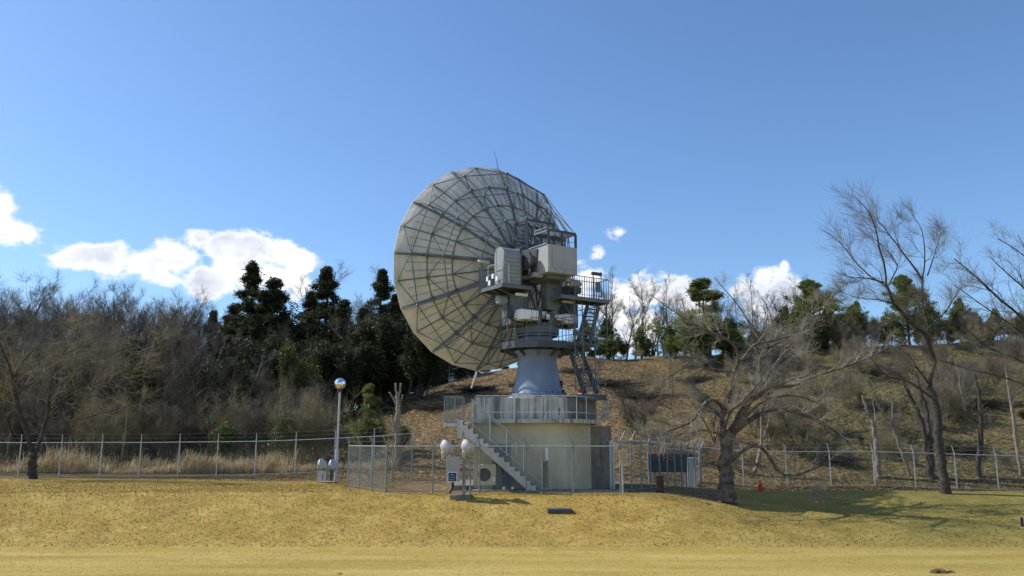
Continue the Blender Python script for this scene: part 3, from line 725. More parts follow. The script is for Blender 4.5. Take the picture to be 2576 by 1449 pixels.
# lamps under the cabin
for u, v, m0 in ((1352, 692, mb0 + .8), (1421, 703, mb0 + .7)):
    p = on_m(u, v, m0); MB().box(p, e_ * .24, m_ * .13, z_ * .10).build('under_box', 'box', ant, bevel=.01)
# frame standing on the cabin
zf = on_m(1379, 577, mb0 + .03)[2]; zf2 = zf + .10
fr = MB(); 
cor = [(eB0 + .05, mb0 + .05), (eB1 - .05, mb0 + .05), (eB1 - .05, mb0 + 1.1), (eB0 + .05, mb0 + 1.1)]
for (a, b), (c, d) in zip(cor, cor[1:] + cor[:1]): fr.beam(loc(a, b, zf), loc(c, d, zf), .09, .10)
fr.build('top_frame', 'dark_steel', ant)
for a, b in cor + [((eB0 + eB1) / 2, mb0 + .05), ((eB0 + eB1) / 2, mb0 + 1.1)]:
    MB().beam(loc(a, b, zB1), loc(a, b, zf - .052), .12, .08).build('frame_post', 'dark_steel', ant)
# second, higher frame further forward
zg = em(on_m(1325, 552, mb0 + 2.0))[2]; g0 = em(on_m(1325, 552, mb0 + 2.0))[0]; g1 = em(on_m(1393, 568, mb0 + 2.0))[0]
gm_ = MB()
cor2 = [(g0, mb0 + 2.0), (g1, mb0 + 2.0), (g1, mb0 + 3.0), (g0, mb0 + 3.0)]
for (a, b), (c, d) in zip(cor2, cor2[1:] + cor2[:1]): gm_.beam(loc(a, b, zg), loc(c, d, zg), .08, .09)
gm_.build('top_frame', 'dark_steel', ant)
for a, b in cor2: MB().beam(loc(a, b, zEL - .1), loc(a, b, zg - .046), .11, .08).build('frame_post', 'steel' if a == g0 else 'dark_steel', ant)
MB().beam(loc(g0, mb0 + 2.0, zg - .75), loc(g1 + .4, mb0 + 2.0, zg - .75), .07, .08).build('frame_beam', 'dark_steel', ant)
# cable trays and pipe stubs across both frames
def trays(ea, eb, ma, mb_, z, n, name, kk='galv'):
    for i in range(n):
        f = (i + .5) / n; mm = ma + (mb_ - ma) * f
        MB().bar(loc(ea + .02 * (i % 3), mm, z), loc(eb - .03 * (i % 2), mm, z + .01), .016).build(name, kk, ant)
trays(eB0 + .1, eB1 - .1, mb0 + .15, mb0 + 1.0, zf + .06, 6, 'cable_pipe')
trays(g0 + .1, g1 - .1, mb0 + 2.1, mb0 + 2.9, zg + .05, 6, 'cable_pipe')
for z, mm in ((zf + .07, mb0 + .25), (zf + .0, mb0 + .55), (zf + .1, mb0 + .85)):
    pass
# light rails projecting to the left of each frame
for (e0, m0, z) in ((eB0 + .02, mb0 + .1, zf + .08), (g0 + .02, mb0 + 2.05, zg + .08)):
    m = MB()
    for dz_, L in ((.05, 1.0), (-.12, 1.0)):
        m.bar(loc(e0, m0, z + dz_), loc(e0, m0 + L, z + dz_), .02)
    m.bar(loc(e0, m0 + 1.0, z - .12), loc(e0, m0 + 1.0, z + .05), .02)
    m.bar(loc(e0, m0 + .5, z - .12), loc(e0, m0 + .5, z + .05), .014)
    m.build('guard_rail', 'galv', ant)
# lit pipe along the top edge of the cabin
MB().bar(loc(eB0 - .03, mb0 + .1, zB1 + .03), loc(eB0 - .03, mb0 + 1.5, zB1 + .03), .025).build('edge_pipe', 'galv', ant)
# ladder on the left of the high frame
la = on_m(1309, 615, mb0 + 2.3); lb = on_m(1315, 567, mb0 + 2.3)
m = MB()
for s in (-.16, .16): m.bar(la + e_ * s - z_ * .1, lb + e_ * s + z_ * .2, .018)
m.build('ladder_rail', 'truss', ant)
for k in range(6):
    p = la + (lb - la) * (k / 5.); MB().bar(p - e_ * .16, p + e_ * .16, .016).build('ladder_rung', 'galv', ant)
# lattice between the high frame and the hub
for k in range(5):
    a = g0 + (g1 - g0) * k / 5; b = g0 + (g1 - g0) * (k + 1) / 5
    for p, q in ((loc(a, mb0 + 3.0, zg), loc(b, mb0 + 3.0, zg - .8)), (loc(b, mb0 + 3.0, zg), loc(a, mb0 + 3.0, zg - .8)), (loc(a, mb0 + 1.1, zf), loc(a + .2, mb0 + 2.0, zg))): MB().bar(p, q, .019).build('lattice_bar', 'truss', ant)
# right part of the cabin roof: hoist stays
def SY(p, q, r): MB().bar(p, q, r).build('stay', 'dark_steel', ant)
for f in (.55, .7, .85, 1.0): SY(loc(eB0 + w * f - .05, mb0 + .5, zB1), loc(eB0 + w * (f - .08), mb0 + .5, zf + .05), .014)
SY(loc(eB1 - .1, mb0 + .1, zB1 + .28), loc(eB0 + w * .6, mb0 + .1, zB1 + .22), .014)


# louvred gear housing with a rounded head
mh = em(at(1268.5, 622, 36.9))[1]
h0 = on_m(1268.5, 622, mh); h1 = on_m(1310, 628, mh); hb = on_m(1268.5, 716, mh); eh0 = em(h0)[0]; eh1 = em(h1)[0]; zh1 = h0[2]; zh0 = hb[2]
mh1 = em(on_e(1244, 640, eh0))[1]; wd_ = mh1 - mh; rr = wd_ / 2
zc_ = zh1 - rr * .35
prof = [(mh, zh0)] + [(mh + rr - rr * math.cos(t), zh1 - rr * .75 + rr * .95 * math.sin(t)) for t in np.linspace(0, math.pi, 13)] + [(mh1, zh0)]
hs = MB().ext([loc(eh0, a, b) for a, b in prof], e_ * (eh1 - eh0)).build('gear_housing', 'louvre', ant, smooth=False)
hs2 = None
for k in range(8):
    z = zh0 + .04 + (zh1 - zh0 - .32) * (k + .5) / 8; q = (zh1 - zh0 - .32) / 8
    MB().box(loc((eh0 + eh1) / 2 + .01, mh - .012, z), e_ * ((eh1 - eh0) / 2 - .035), m_ * .012, z_ * (q / 2 - .014)).build('housing_panel', 'louvre', hs, bevel=.006)
MB().box(loc(eh0 - .006, mh + rr, zh0 + .45), e_ * .006, m_ * rr * .8, z_ * .42).build('housing_door', 'louvre', hs)
m = MB(); m.path([loc(eh1 + .02, mh - .03, zh0 + .1), loc(eh1 + .02, mh - .03, zh1 - .15), loc(eh1 - .1, mh - .03, zh1 - .03)], .02, 6); m.build('trim', 'steel', hs)

# left platform
mp_ = em(at(1264.5, 712, 36.6))[1]
k0 = on_m(1264.5, 711, mp_); zp1 = k0[2]; zp0 = on_m(1264.5, 720, mp_)[2]; ep0 = em(k0)[0]; ep1 = em(on_m(1339, 724, mp_))[0]; mp1 = em(on_e(1206.5, 727, ep0))[1]
MB().ext([loc(ep0, mp_, zp1 - .03), loc(ep1, mp_, zp1 - .03), loc(ep1, mp1, zp1 - .03), loc(ep0, mp1, zp1 - .03)], z_ * .03).build('left_deck', 'dark_steel', ant)
m = MB()
for a, b in (((ep0, mp_), (ep1, mp_)), ((ep1, mp_), (ep1, mp1)), ((ep1, mp1), (ep0, mp1)), ((ep0, mp1), (ep0, mp_))):
    m.beam(loc(*a, (zp1 + zp0) / 2 - .02), loc(*b, (zp1 + zp0) / 2 - .02), .05, zp1 - zp0)
m.build('deck_beam', 'steel', ant)
for f in np.linspace(.1, .9, 5): MB().beam(loc(ep0 + (ep1 - ep0) * f, mp_, zp1 - .09), loc(ep0 + (ep1 - ep0) * f, mp1, zp1 - .09), .04, .1).build('joist', 'dark_steel', ant)
zr1 = zp1 + .95; m = MB()
ra = loc(ep0, mp_ + .02, zr1); rb = loc(ep0, mp_ + (mp1 - mp_) * .62, zr1 + .0)
m.bar(ra, rb, .02); m.bar(rb, loc(ep0, mp_ + (mp1 - mp_) * .62, zp1), .02); m.bar(ra, ra - z_ * .95, .02); m.bar(loc(ep0, mp_ + (mp1 - mp_) * .3, zr1), loc(ep0, mp_ + (mp1 - mp_) * .3, zp1), .018)
m.bar(ra - z_ * .45, rb - z_ * .45, .014); m.bar(loc(ep0, mp_ + .02, zr1), loc(ep0 + .35, mp_ + .02, zr1 - .1), .02); m.bar(loc(ep0 + .35, mp_ + .02, zr1 - .1), loc(ep0 + .35, mp_ + .02, zp1), .02)
m.build('deck_railing', 'galv', ant)
MB().bar(loc(ep0 - .02, mp_ + .5, zr1 - .6), loc(ep0 - .02, mp_ + .5, zr1 + .75), .022).build('mast', 'galv', ant)
# blue grey screen sheets at the left end of the platform
for k in range(5):
    f = k / 5; a = loc(ep0 + (ep1 - ep0) * f * .6, mp1, zp1 + .45); b = loc(ep0 + (ep1 - ep0) * (f + .2) * .6, mp1, zp1 + .45)
    MB().box((a + b) / 2, (b - a) / 2 * .96, m_ * .012, z_ * .45).build('screen_sheet', 'louvre', ant)
for uv in ((1226.5, 702), (1240, 695), (1232, 712), (1250, 701)):
    p = on_e(uv[0], uv[1], ep0); MB().box(p - e_ * .01, e_ * .02, m_ * .07, z_ * .11).build('notice_plate', 'white', ant)
p = on_e(1206.5, 690, ep0); MB().beam(loc(ep0, mp1, zp0 - .1), loc(ep0, mp1, zp1 + 1.05), .07, .05).build('corner_post', 'steel', ant)
# fluorescent work lamps
def lamp(u, v, m0, hl, ax):
    p = on_m(u, v, m0)
    q = MB().box(p, ax * hl, np.cross(ax, z_) * .07, z_ * .05).build('work_lamp', 'fluor', ant, bevel=.015)
    MB().box(p - z_ * .058, ax * hl * .93, np.cross(ax, z_) * .035, z_ * .006).build('tube', 'white', q)
lamp(1217, 658, em(loc(0, mp1, 0))[1], .30, e_); lamp(1312, 741, -1.15, .31, e_); lamp(1428, 759, -1.1, .30, e_)
# struts under the left platform
def SP(p, q, r): MB().bar(p, q, r).build('platform_strut', 'steel', ant)
p1 = on_m(1250, 724, mp_ + .4); p2 = on_m(1316, 755, -.3); SP(p1, p2, .03)
SP(on_m(1209, 737, mp1), on_m(1280, 783, .2), .032); SP(on_m(1233, 727, mp_ + 1.2), on_m(1285, 760, .0), .03)


# white control cabinets
def cabinet(u0, u1, v0, v1, m0, dep, ch):
    a = on_m(u0, v1, m0); b = on_m(u1, v1, m0); e0 = em(a)[0]; e1 = em(b)[0]; z0 = a[2]; z1 = on_m(u0, v0, m0)[2]
    prof = [(m0, z0), (m0, z1 - ch * .3), (m0 + dep * .2, z1), (m0 + dep * .8, z1), (m0 + dep, z1 - ch), (m0 + dep, z0)]
    o = MB().ext([loc(e0, p, q) for p, q in prof], e_ * (e1 - e0)).build('control_cabinet', 'white', ant, bevel=.015)
    for f in (.55, .86): MB().box(loc(e0 + (e1 - e0) * f, m0 - .004, (z0 + z1) / 2 - .03), e_ * .006, m_ * .006, z_ * (z1 - z0) * .42).build('door_joint', 'galv_dark', o)
    return o
o = cabinet(1316, 1355, 775, 801, -1.2, .75, .2)
for k in (-.05, .02, .09): MB().lathe(on_m(1327, 803, -1.0) + e_ * k, [(.02, -.05), (.028, 0), (.0, .01)], 8).build('cable_gland', 'fluor', o)
o = cabinet(1423, 1451, 788, 812, -.95, .5, .1); cabinet(1402, 1422, 790, 805, -.9, .4, .05)
m = MB(); m.path([on_m(1281, 745, -.5), on_m(1278, 765, -.6), on_m(1283, 785, -.6), on_m(1280, 800, -.6), on_m(1296, 808, -.8), on_m(1310, 812, -.9), on_m(1326, 806, -1.0)], .022, 6)
m.path([on_m(1327, 804, -1.0), on_m(1332, 815, -.9), on_m(1350, 812, -.85)], .02, 6); m.build('cable', 'black', ant)

# right platform
mr = em(at(1412, 740, 37.6))[1]
r0 = on_m(1412, 739, mr); r1 = on_m(1532, 756, mr); er0 = em(r0)[0]; er1 = em(r1)[0]; zq = r0[2]; zq = (r0[2] + r1[2]) / 2; zqb = zq - .17
md = .95
MB().ext([loc(er0, mr, zq - .03), loc(er1, mr, zq - .03), loc(er1, mr + md, zq - .03), loc(er0, mr + md, zq - .03)], z_ * .03).build('right_deck', 'dark_steel', ant)
m = MB()
for a, b in (((er0, mr), (er1, mr)), ((er1, mr), (er1, mr + md)), ((er1, mr + md), (er0, mr + md)), ((er0, mr + md), (er0, mr))): m.beam(loc(*a, zq - .09), loc(*b, zq - .09), .05, .18)
m.build('deck_beam', 'steel', ant)
for f in np.linspace(.1, .9, 5): MB().beam(loc(er0 + (er1 - er0) * f, mr + .03, zq - .09), loc(er0 + (er1 - er0) * f, mr + md - .03, zq - .09), .04, .1).build('joist', 'dark_steel', ant)
zrr = zq + .98; m = MB()
for mm in (mr + .02, mr + md - .02):
    m.bar(loc(er0 + .8, mm, zrr), loc(er1, mm, zrr), .018); m.bar(loc(er0 + .8, mm, zq + .12), loc(er1, mm, zq + .12), .012)
m.bar(loc(er1, mr + .02, zrr), loc(er1, mr + md - .02, zrr), .018)
m.build('deck_railing', 'steel', ant)
for mm in (mr + .02, mr + md - .02):
    for k in range(15): 
        e = er0 + .8 + (er1 - er0 - .8) * k / 14; MB().bar(loc(e, mm, zq), loc(e, mm, zrr), .014 if k % 4 else .02, 5).build('baluster', 'steel', ant)
# lamp on two poles, meter box, motor
for u in (1493, 1513): p = on_m(u, 750, mr + .1); MB().bar(p, p + z_ * 1.27, .022).build('lamp_pole', 'steel', ant)
p = on_m(1501, 689, mr + .1); MB().box(p, e_ * .29, m_ * .08, z_ * .07).build('work_lamp', 'dark_steel', ant, bevel=.02)
p = on_m(1504, 722, mr + .08); MB().box(p, e_ * .12, m_ * .06, z_ * .24).build('meter_case', 'steel', ant, bevel=.01)
p = on_m(1448, 714, mr + .3); MB().lathe(p - e_ * .35, [(.1, 0), (.17, .05), (.17, .5), (.12, .52), (.12, .62), (0, .63)], 16, e_).build('drive_motor', 'box', ant, smooth=True)
MB().box(p - z_ * .32, e_ * .2, m_ * .2, z_ * .14).build('gearbox', 'dark_steel', ant, bevel=.02)

# steel stair: right platform to mid landing, then down to the foot landing
def flight(a0, a1, b0, b1, n, name='stringer'):
    "a0,a1 top pair of ends (left,right); b0,b1 bottom pair"
    for p, q in ((a0, b0), (a1, b1)): MB().beam(p, q, .06, .22).build(name, 'dark_steel', ant)
    for k in range(1, n):
        f = k / n; p = a0 + (b0 - a0) * f; q = a1 + (b1 - a1) * f; d = (b0 - a0); d = d - z_ * d[2]; d /= max(np.linalg.norm(d), 1e-6)
        MB().box((p + q) / 2, (q - p) / 2, np.cross(z_, (q - p)) / np.linalg.norm(q - p) * .11, z_ * .016).build('stair_tread', 'steel', ant)
YT = 38.6
flight(at(1478, 768, YT + .5), at(1506, 770, YT + .5), at(1454, 862, YT - .2), at(1482, 862, YT - .2), 10)
MB().box(at(1467, 868, YT - .2), .62, .35, .03).build('mid_landing', 'steel', ant)
MB().box(at(1455, 838, YT - .45), .26, .04, .12).build('junction_box', 'steel', ant, bevel=.01)
flight(at(1433, 880, YT), at(1457, 868, YT), at(1471, 990, YT - .6), at(1502, 990, YT - .6), 13)
# foot landing with posts
fl0 = at(1432, 996, 37.6); fl1 = at(1525, 998, 37.6); zfl = fl0[2]
MB().bx(fl0[0], fl1[0], 37.6, 38.6, zfl - .12, zfl + .02).build('foot_landing', 'dark_steel', ant, bevel=.01)
m = MB(); m.bx(fl0[0] - .0, fl1[0] + .02, 37.56, 37.6, zfl - .2, zfl + .06); m.build('kick_plate', 'dark_steel', ant)
for u, vt, vb, Y in ((1448, 754, 984, 37.9), (1468, 762, 988, 37.9), (1499, 765, 990, 37.9), (1528, 760, 862, 38.5)):
    a = at(u, vb, Y); b = at(u, vt, Y); MB().bar((a[0], Y, a[2]), (a[0], Y, b[2]), .025).build('stair_post', 'steel', ant)
m = MB()
a = at(1475, 935, 37.65); b = at(1522, 941, 37.65)
m.bar(a, b, .018); m.bar(b, (b[0], b[1], zfl), .02); m.bar((a[0], a[1], a[2]), (a[0], a[1], zfl), .02); m.bar(a - z_ * .45, b - z_ * .45, .014)
for f in (.33, .66): q = a + (b - a) * f; m.bar(q, (q[0], q[1], zfl), .014)
m.build('landing_railing', 'steel', ant)
def SB(p, q, r): MB().bar(p, q, r).build('stair_brace', 'steel', ant)
SB(at(1528, 775, 38.5), at(1484, 862, 38.5), .022); SB(at(1528, 765, 38.5), at(1420, 790, 38.2), .018); SB(at(1420, 765, 38.2), at(1450, 815, 38.2), .018)
SB(at(1448, 765, 37.9), at(1470, 790, 37.9), .015); SB(at(1432, 812, 38.0), at(1470, 870, 38.0), .02)
SB(at(1415, 800, 38.3), at(1474, 790, 38.3), .018); SB(at(1448, 905, 37.9), at(1499, 905, 37.9), .016); SB(at(1448, 860, 37.9), at(1499, 868, 37.9), .02)
SB(at(1437, 1000, 37.7), at(1462, 1030, 38.2), .02)

for p, q in ((at(1440, 855, YT - .3), at(1484, 975, YT - .9)), (at(1462, 850, YT - .3), at(1508, 975, YT - .9)), (at(1508, 740, YT + .5), at(1488, 835, YT - .1))): MB().bar(p, q, .016).build('stair_handrail', 'steel', ant)
# mid level deck linking the ring deck with the stair
MB().bx(at(1425, 866, 38.6)[0], at(1478, 866, 38.6)[0], 38.2, 39.2, at(1440, 876, 38.6)[2], at(1440, 868, 38.6)[2]).build('link_deck', 'dark_steel', ant)
# red beacon
rb_ = thing('red_beacon', at(1459, 994, 37.5), 'small red beacon on a white foot on the lower stair landing', 'beacon')
p = at(1459, 992, 37.5)
MB().lathe(p, [(.10, 0), (.10, .06), (0, .06)], 14).build('foot', 'white', rb_); MB().lathe(p + z_ * .061, [(.085, 0), (.085, .12), (.05, .17), (0, .18)], 14).build('lens', 'red', rb_, smooth=True)
# ------------------------------------------------------------------ fences
def gz(x, y): return float(ground(x, y))
def fence(name, nodes, hr, label, arm=(0, 0, 0), mk='galv', spacing=2.0, mesh_step=.08, wire=.0015, mid=False, base=None, pr=.035, rail_z=None, bottom=True):
    "nodes: corner points (x, y); hr rail height over the ground"
    f = thing(name, (nodes[0][0], nodes[0][1], gz(*nodes[0])), label, 'fence', 'fences round the antenna site')
    nodes = [np.array(n, float) for n in nodes]; src = None; asrc = None
    arm = np.array(arm, float); barb = MB(); mesh = MB()
    for A, B in zip(nodes[:-1], nodes[1:]):
        L = np.linalg.norm(B - A); n = max(1, round(L / spacing)); P = [A + (B - A) * i / n for i in range(n + 1)]
        T = [np.array([*p, (base if base is not None else gz(*p))]) for p in P]
        RZ = [np.array([t[0], t[1], (rail_z if rail_z else t[2] + hr)]) for t in T]
        for i, (t, r) in enumerate(zip(T, RZ)):
            if i == n and A is not nodes[-2]: continue
            hp = r[2] - t[2] + .05
            if src is None:
                src = MB().bar((0, 0, -.25), (0, 0, 1), pr, 8).lathe((0, 0, 1), [(pr * 1.2, 0), (pr * 1.2, .02), (0, .03)], 8).build('post', mk, f, origin=(0, 0, 0)); src.location = tuple(t - wl(f)); src.scale.z = hp
                if np.linalg.norm(arm): asrc = MB().bar((0, 0, 0), arm, pr * .75, 6).build('barb_arm', mk if mk != 'galv' else 'galv', f, origin=(0, 0, 0)); asrc.location = tuple(r + [0, 0, .04] - wl(f))
            else:
                c = part_copy(src, f, t); c.scale.z = hp
                if asrc is not None: part_copy(asrc, f, r + [0, 0, .04])
        rm = MB()
        for a, b in zip(RZ[:-1], RZ[1:]): rm.bar(a, b, .022, 6)
        rm.build('top_rail', 'galv' if rail_z else mk, f, origin=RZ[0])
        if bottom:
            rm = MB()
            for a, b in zip(T[:-1], T[1:]): rm.bar(a + [0, 0, .06], b + [0, 0, .06], .014, 5)
            rm.build('bottom_rail', mk, f, origin=T[0])
        for t0, t1, r0, r1 in zip(T[:-1], T[1:], RZ[:-1], RZ[1:]):
            h = (r0[2] - t0[2]); Ls = np.linalg.norm(t1 - t0); m_n = int(Ls / mesh_step); u = (t1 - t0) / Ls
            def pt(s, hh):      # s along, hh 0..1 height
                a = t0 + (t1 - t0) * s / Ls; b = r0 + (r1 - r0) * s / Ls; return a + (b - a) * hh
            for sgn in (1, -1):
                s = -h
                while s < Ls + h:
                    # wire from (s,0) to (s+sgn*h,1), clipped to 0..Ls
                    s0, s1, h0, h1 = s, s + sgn * h, 0., 1.
                    def clip(s0, s1, h0, h1, lim, low):
                        return
                    lo, hi = 0., 1.
                    ds = s1 - s0
                    ta, tb = (0 - s0) / ds, (Ls - s0) / ds
                    lo = max(lo, min(ta, tb)); hi = min(hi, max(ta, tb))
                    if hi - lo > .02: mesh.bar(pt(s0 + ds * lo, lo), pt(s0 + ds * hi, hi), wire, 3)
                    s += mesh_step
            if np.linalg.norm(arm):
                for q in (.45, .98): barb.bar(r0 + arm * q + [0, 0, .04], r1 + arm * q + [0, 0, .04], .0035, 3)
    if mesh.v: o = mesh.build('chain_link_mesh', 'galv_dark', f); tag(o, kind='stuff')
    if barb.v: o = barb.build('barbed_wire', mk, f)
    return f
def gx(u, Y): return (float(at(u, 1200, Y)[0]), Y)
# lawn edge, left
fence('chain_link_fence', [gx(-60, 45.8), gx(250, 46.6), gx(640, 47.3), gx(1036, 48.4)], 1.86, 'long pale chain-link fence at the left edge of the lawn before tall dry grass', (.0, -.02, .42), 'galv', 2.35)
# enclosure
fence('chain_link_fence', [gx(876, 40.0), gx(971, 34.9), gx(1560, 34.9)], 1.82, 'chain-link security fence along the front of the cream building', (-.12, -.18, .36), 'galv_dark', 2.05, base=.80, mesh_step=.085, rail_z=2.66)
fence('chain_link_fence', [gx(876, 40.1), gx(1036, 45.5), gx(1180, 46.0)], 1.82, 'chain-link side fence running back behind the left of the building', (0, .0, .38), 'galv_dark', 2.2)
fence('chain_link_fence', [gx(1562, 35.1), gx(1660, 38.6), gx(1764, 44.5)], 2.0, 'dark steel fence with inward curved posts running back right of the building', (.22, .05, .45), 'galv_dark', 1.15, mesh_step=.12)
fence('chain_link_fence', [gx(1764, 44.6), gx(1500, 45.0)], 1.9, 'short rear fence behind the right side of the building', (.1, 0, .36), 'galv', 2.4, mesh_step=.1)
fence('chain_link_fence', [gx(1560, 46.9), gx(1760, 47.0), gx(2200, 47.0), gx(2720, 46.2)], 1.88, 'long pale chain-link fence along the foot of the right hillside', (-.10, .0, .42), 'galv', 2.3)
# fence up the hill at the wood's edge
fence('chain_link_fence', [gx(590, 78), gx(760, 76.5), gx(964, 75), gx(1127, 75.5), gx(1260, 77)], 1.75, 'distant chain-link fence climbing the slope along the dark wood', (0, 0, .25), 'galv_dark', 2.5, mesh_step=.5, wire=.004)

# ------------------------------------------------------------------ lamp, floodlights and small things
lp = thing('globe_lamp', at(845, 1212, 44.6), 'tall lamp post with a mirrored globe at the left of the enclosure', 'lamp post')
b = at(845, 1214, 44.6); t = at(855, 983, 44.6); j = b + (t - b) * .36
MB().bar(b - [0, 0, .3], j, .10, 16, .095).build('pole_base', 'galv', lp, smooth=True)
MB().bar(j, t, .062, 14, .058).lathe(t + [-.09, 0, -.05], [(.05, 0), (.05, .10), (0, .11)], 8).build('pole', 'galv', lp, smooth=True)
g = at(855.5, 965.5, 44.6)
MB().lathe(g - [0, 0, .36], [(.12, -.06), (.14, .0), (.14, .10)], 16).build('collar', 'seam', lp)
MB().lathe(g, [(.305 * math.sin(q), -.305 * math.cos(q)) for q in np.linspace(.001, math.pi - .001, 25)], 40).build('globe', 'mirror', lp, smooth=True)

def flood(parent, c, d, r, m1='lampwhite'):
    "bowl shaped floodlight aimed along d"
    d = np.array(d, float); d /= np.linalg.norm(d)
    prof = [(.06, -.17), (r * .42, -.155), (r * .72, -.10), (r * .90, -.02), (r * .985, .06), (r, .13), (r * .985, .135)]
    o = MB().lathe(c, prof, 32, d).build('reflector_bowl', m1, parent, smooth=True)
    MB().lathe(c + d * .122, [(0, 0), (r * .96, 0), (r * .96, .012), (0, .012)], 28, d).build('lens', 'glass', o)
    MB().lathe(c, [(r + .004, .085), (r + .018, .09), (r + .018, .14), (r + .004, .145)], 28, d).build('rim_band', 'galv', o)
    s = np.cross(d, [0, 0, 1.]); s /= np.linalg.norm(s)
    m = MB(); m.path([c + s * r * 1.02, c + s * r * .8 - [0, 0, .34], c + s * .05 - [0, 0, .38], c - s * .05 - [0, 0, .38], c - s * r * .8 - [0, 0, .34], c - s * r * 1.02], .018, 6); m.build('yoke_bracket', 'galv_dark', parent)
    dn_ = d * .45 + np.array([-.22, -.3, .5]); dn_ /= np.linalg.norm(dn_)
    MB().lathe(c - d * .13, [(.09, 0), (.105, -.06), (.105, -.12), (.085, -.16), (.075, -.30), (.05, -.34)][::-1], 18, dn_).build('lamp_cap', 'galv', parent, smooth=True)
YF = 33.9
fz = gz(float(at(1160, 1238, YF)[0]), YF)
fl = thing('floodlight_stand', (float(at(1160, 1238, YF)[0]), YF, fz), 'pair of large white floodlights with grey box and blue notice before the building', 'floodlight')
dd = np.array([.66, .42, .70])
flood(fl, at(1122, 1128, YF), dd, .31); flood(fl, at(1174.5, 1127, YF), dd, .31)
a = at(1103, 1152, YF); bq = at(1190, 1153, YF); MB().beam((a[0], YF, a[2]), (bq[0], YF, a[2]), .07, .05).build('cross_bar', 'galv_dark', fl)
x = at(1167, 1200, YF)[0]; MB().bx(x - .065, x + .065, YF - .05, YF + .05, fz - .1, a[2]).build('stand_post', 'galv_dark', fl)
x = at(1183, 1200, YF)[0]; MB().bar((x, YF + .05, fz), (x, YF + .05, a[2]), .035).build('conduit', 'galv_dark', fl)
a = at(1123.5, 1211, YF - .12); bq = at(1157, 1151, YF - .12)
MB().bx(a[0], bq[0], YF - .32, YF - .08, a[2], bq[2]).build('control_box', 'box', fl, bevel=.008)
MB().bx(a[0] - .02, bq[0] + .02, YF - .34, YF - .06, bq[2] + .001, bq[2] + .025).build('box_lid', 'galv', fl)
a2 = at(1126, 1213, YF - .35); b2 = at(1150, 1187, YF - .35)
npn = MB().bx(a2[0], b2[0], YF - .345, YF - .325, a2[2], b2[2]).build('notice_frame', 'white', fl)
MB().bx(a2[0] + .025, b2[0] - .025, YF - .350, YF - .3455, a2[2] + .03, b2[2] - .03).build('notice_face', 'signblue', npn)
m = MB(); rnd = random.Random(5)
def glyph(m, x, z, s, y, rnd):
    for k in range(4):
        if rnd.random() < .6: m.bx(x + s * .1, x + s * .9, y - .002, y, z + s * (.12 + .24 * k), z + s * (.12 + .24 * k) + s * .10)
        else: q = x + s * (.1 + .25 * k); m.bx(q, q + s * .1, y - .002, y, z + s * .1, z + s * .9)
    m.bx(x + s * .44, x + s * .56, y - .002, y, z + s * .05, z + s * .95)
wx = b2[0] - a2[0]; wz = b2[2] - a2[2]
for i in range(3): glyph(m, a2[0] + wx * (.34 + .1 * i), a2[2] + wz * .66, wx * .10, YF - .3505, rnd)
for j in range(2):
    for i in range(6): glyph(m, a2[0] + wx * (.18 + .105 * i), a2[2] + wz * (.42 - .22 * j), wx * .085, YF - .3505, rnd)
m.build('notice_print', 'mark', npn)
m = MB(); m.path([at(1139, 1213, YF - .2), at(1139, 1225, YF - .2), at(1131, 1240, YF - .3)], .05, 8); m.build('cable', 'black', fl)
m = MB(); m.path([at(1155, 1212, YF - .1), at(1158, 1222, YF - .1), at(1163, 1223, YF - .1), at(1166, 1213, YF)], .008, 5); m.build('cable', 'galv_dark', fl)
a = at(1132, 1246, YF - .1); bq = at(1187, 1234, YF)
MB().bx(a[0], bq[0], YF - .25, YF + .35, fz - .3, fz + .12).build('footing', 'concrete_dark', fl, bevel=.02)
m = MB(); m.bx(a[0] + .1, a[0] + .25, YF - .3, YF - .1, fz, bq[2] + .1)

YG = 44.0; q = at(818, 1213, YG)
fg = thing('floodlight_stand', (q[0], YG, gz(q[0], YG)), 'pair of pale floodlights tilted over grey boxes beside the globe lamp post', 'floodlight')
dd = np.array([.62, -.25, .35])
flood(fg, at(808, 1169, YG), dd, .27, 'galv'); flood(fg, at(836, 1170, YG - .1), dd, .27, 'galv')
g0 = gz(q[0], YG)
a = at(800, 1213, YG); bq = at(833, 1184, YG); MB().bx(a[0], bq[0] - .22, YG - .15, YG + .15, g0 - .05, bq[2]).build('control_box', 'galv', fg, bevel=.01)
MB().bx(a[0] + .24, a[0] + .27, YG - .16, YG - .148, g0 + .12, bq[2] - .15).build('handle', 'black', fg)
x = at(833, 1200, YG)[0]; MB().bx(x - .07, x + .07, YG, YG + .1, g0 - .05, bq[2] + .1).build('stand_post', 'dark_steel', fg)
MB().beam((a[0] - .1, YG, bq[2] + .05), (x + .2, YG, bq[2] + .05), .06, .06).build('cross_bar', 'galv_dark', fg)
q = at(824, 1214, 43.4); m = MB(); m.box((q[0], 43.4, gz(q[0], 43.4) + .06), .38, .2, .025); tag(m.build('wooden_board', 'signbeige', bevel=.005), 'flat tan board lying on the grass before the pale floodlights', 'board')

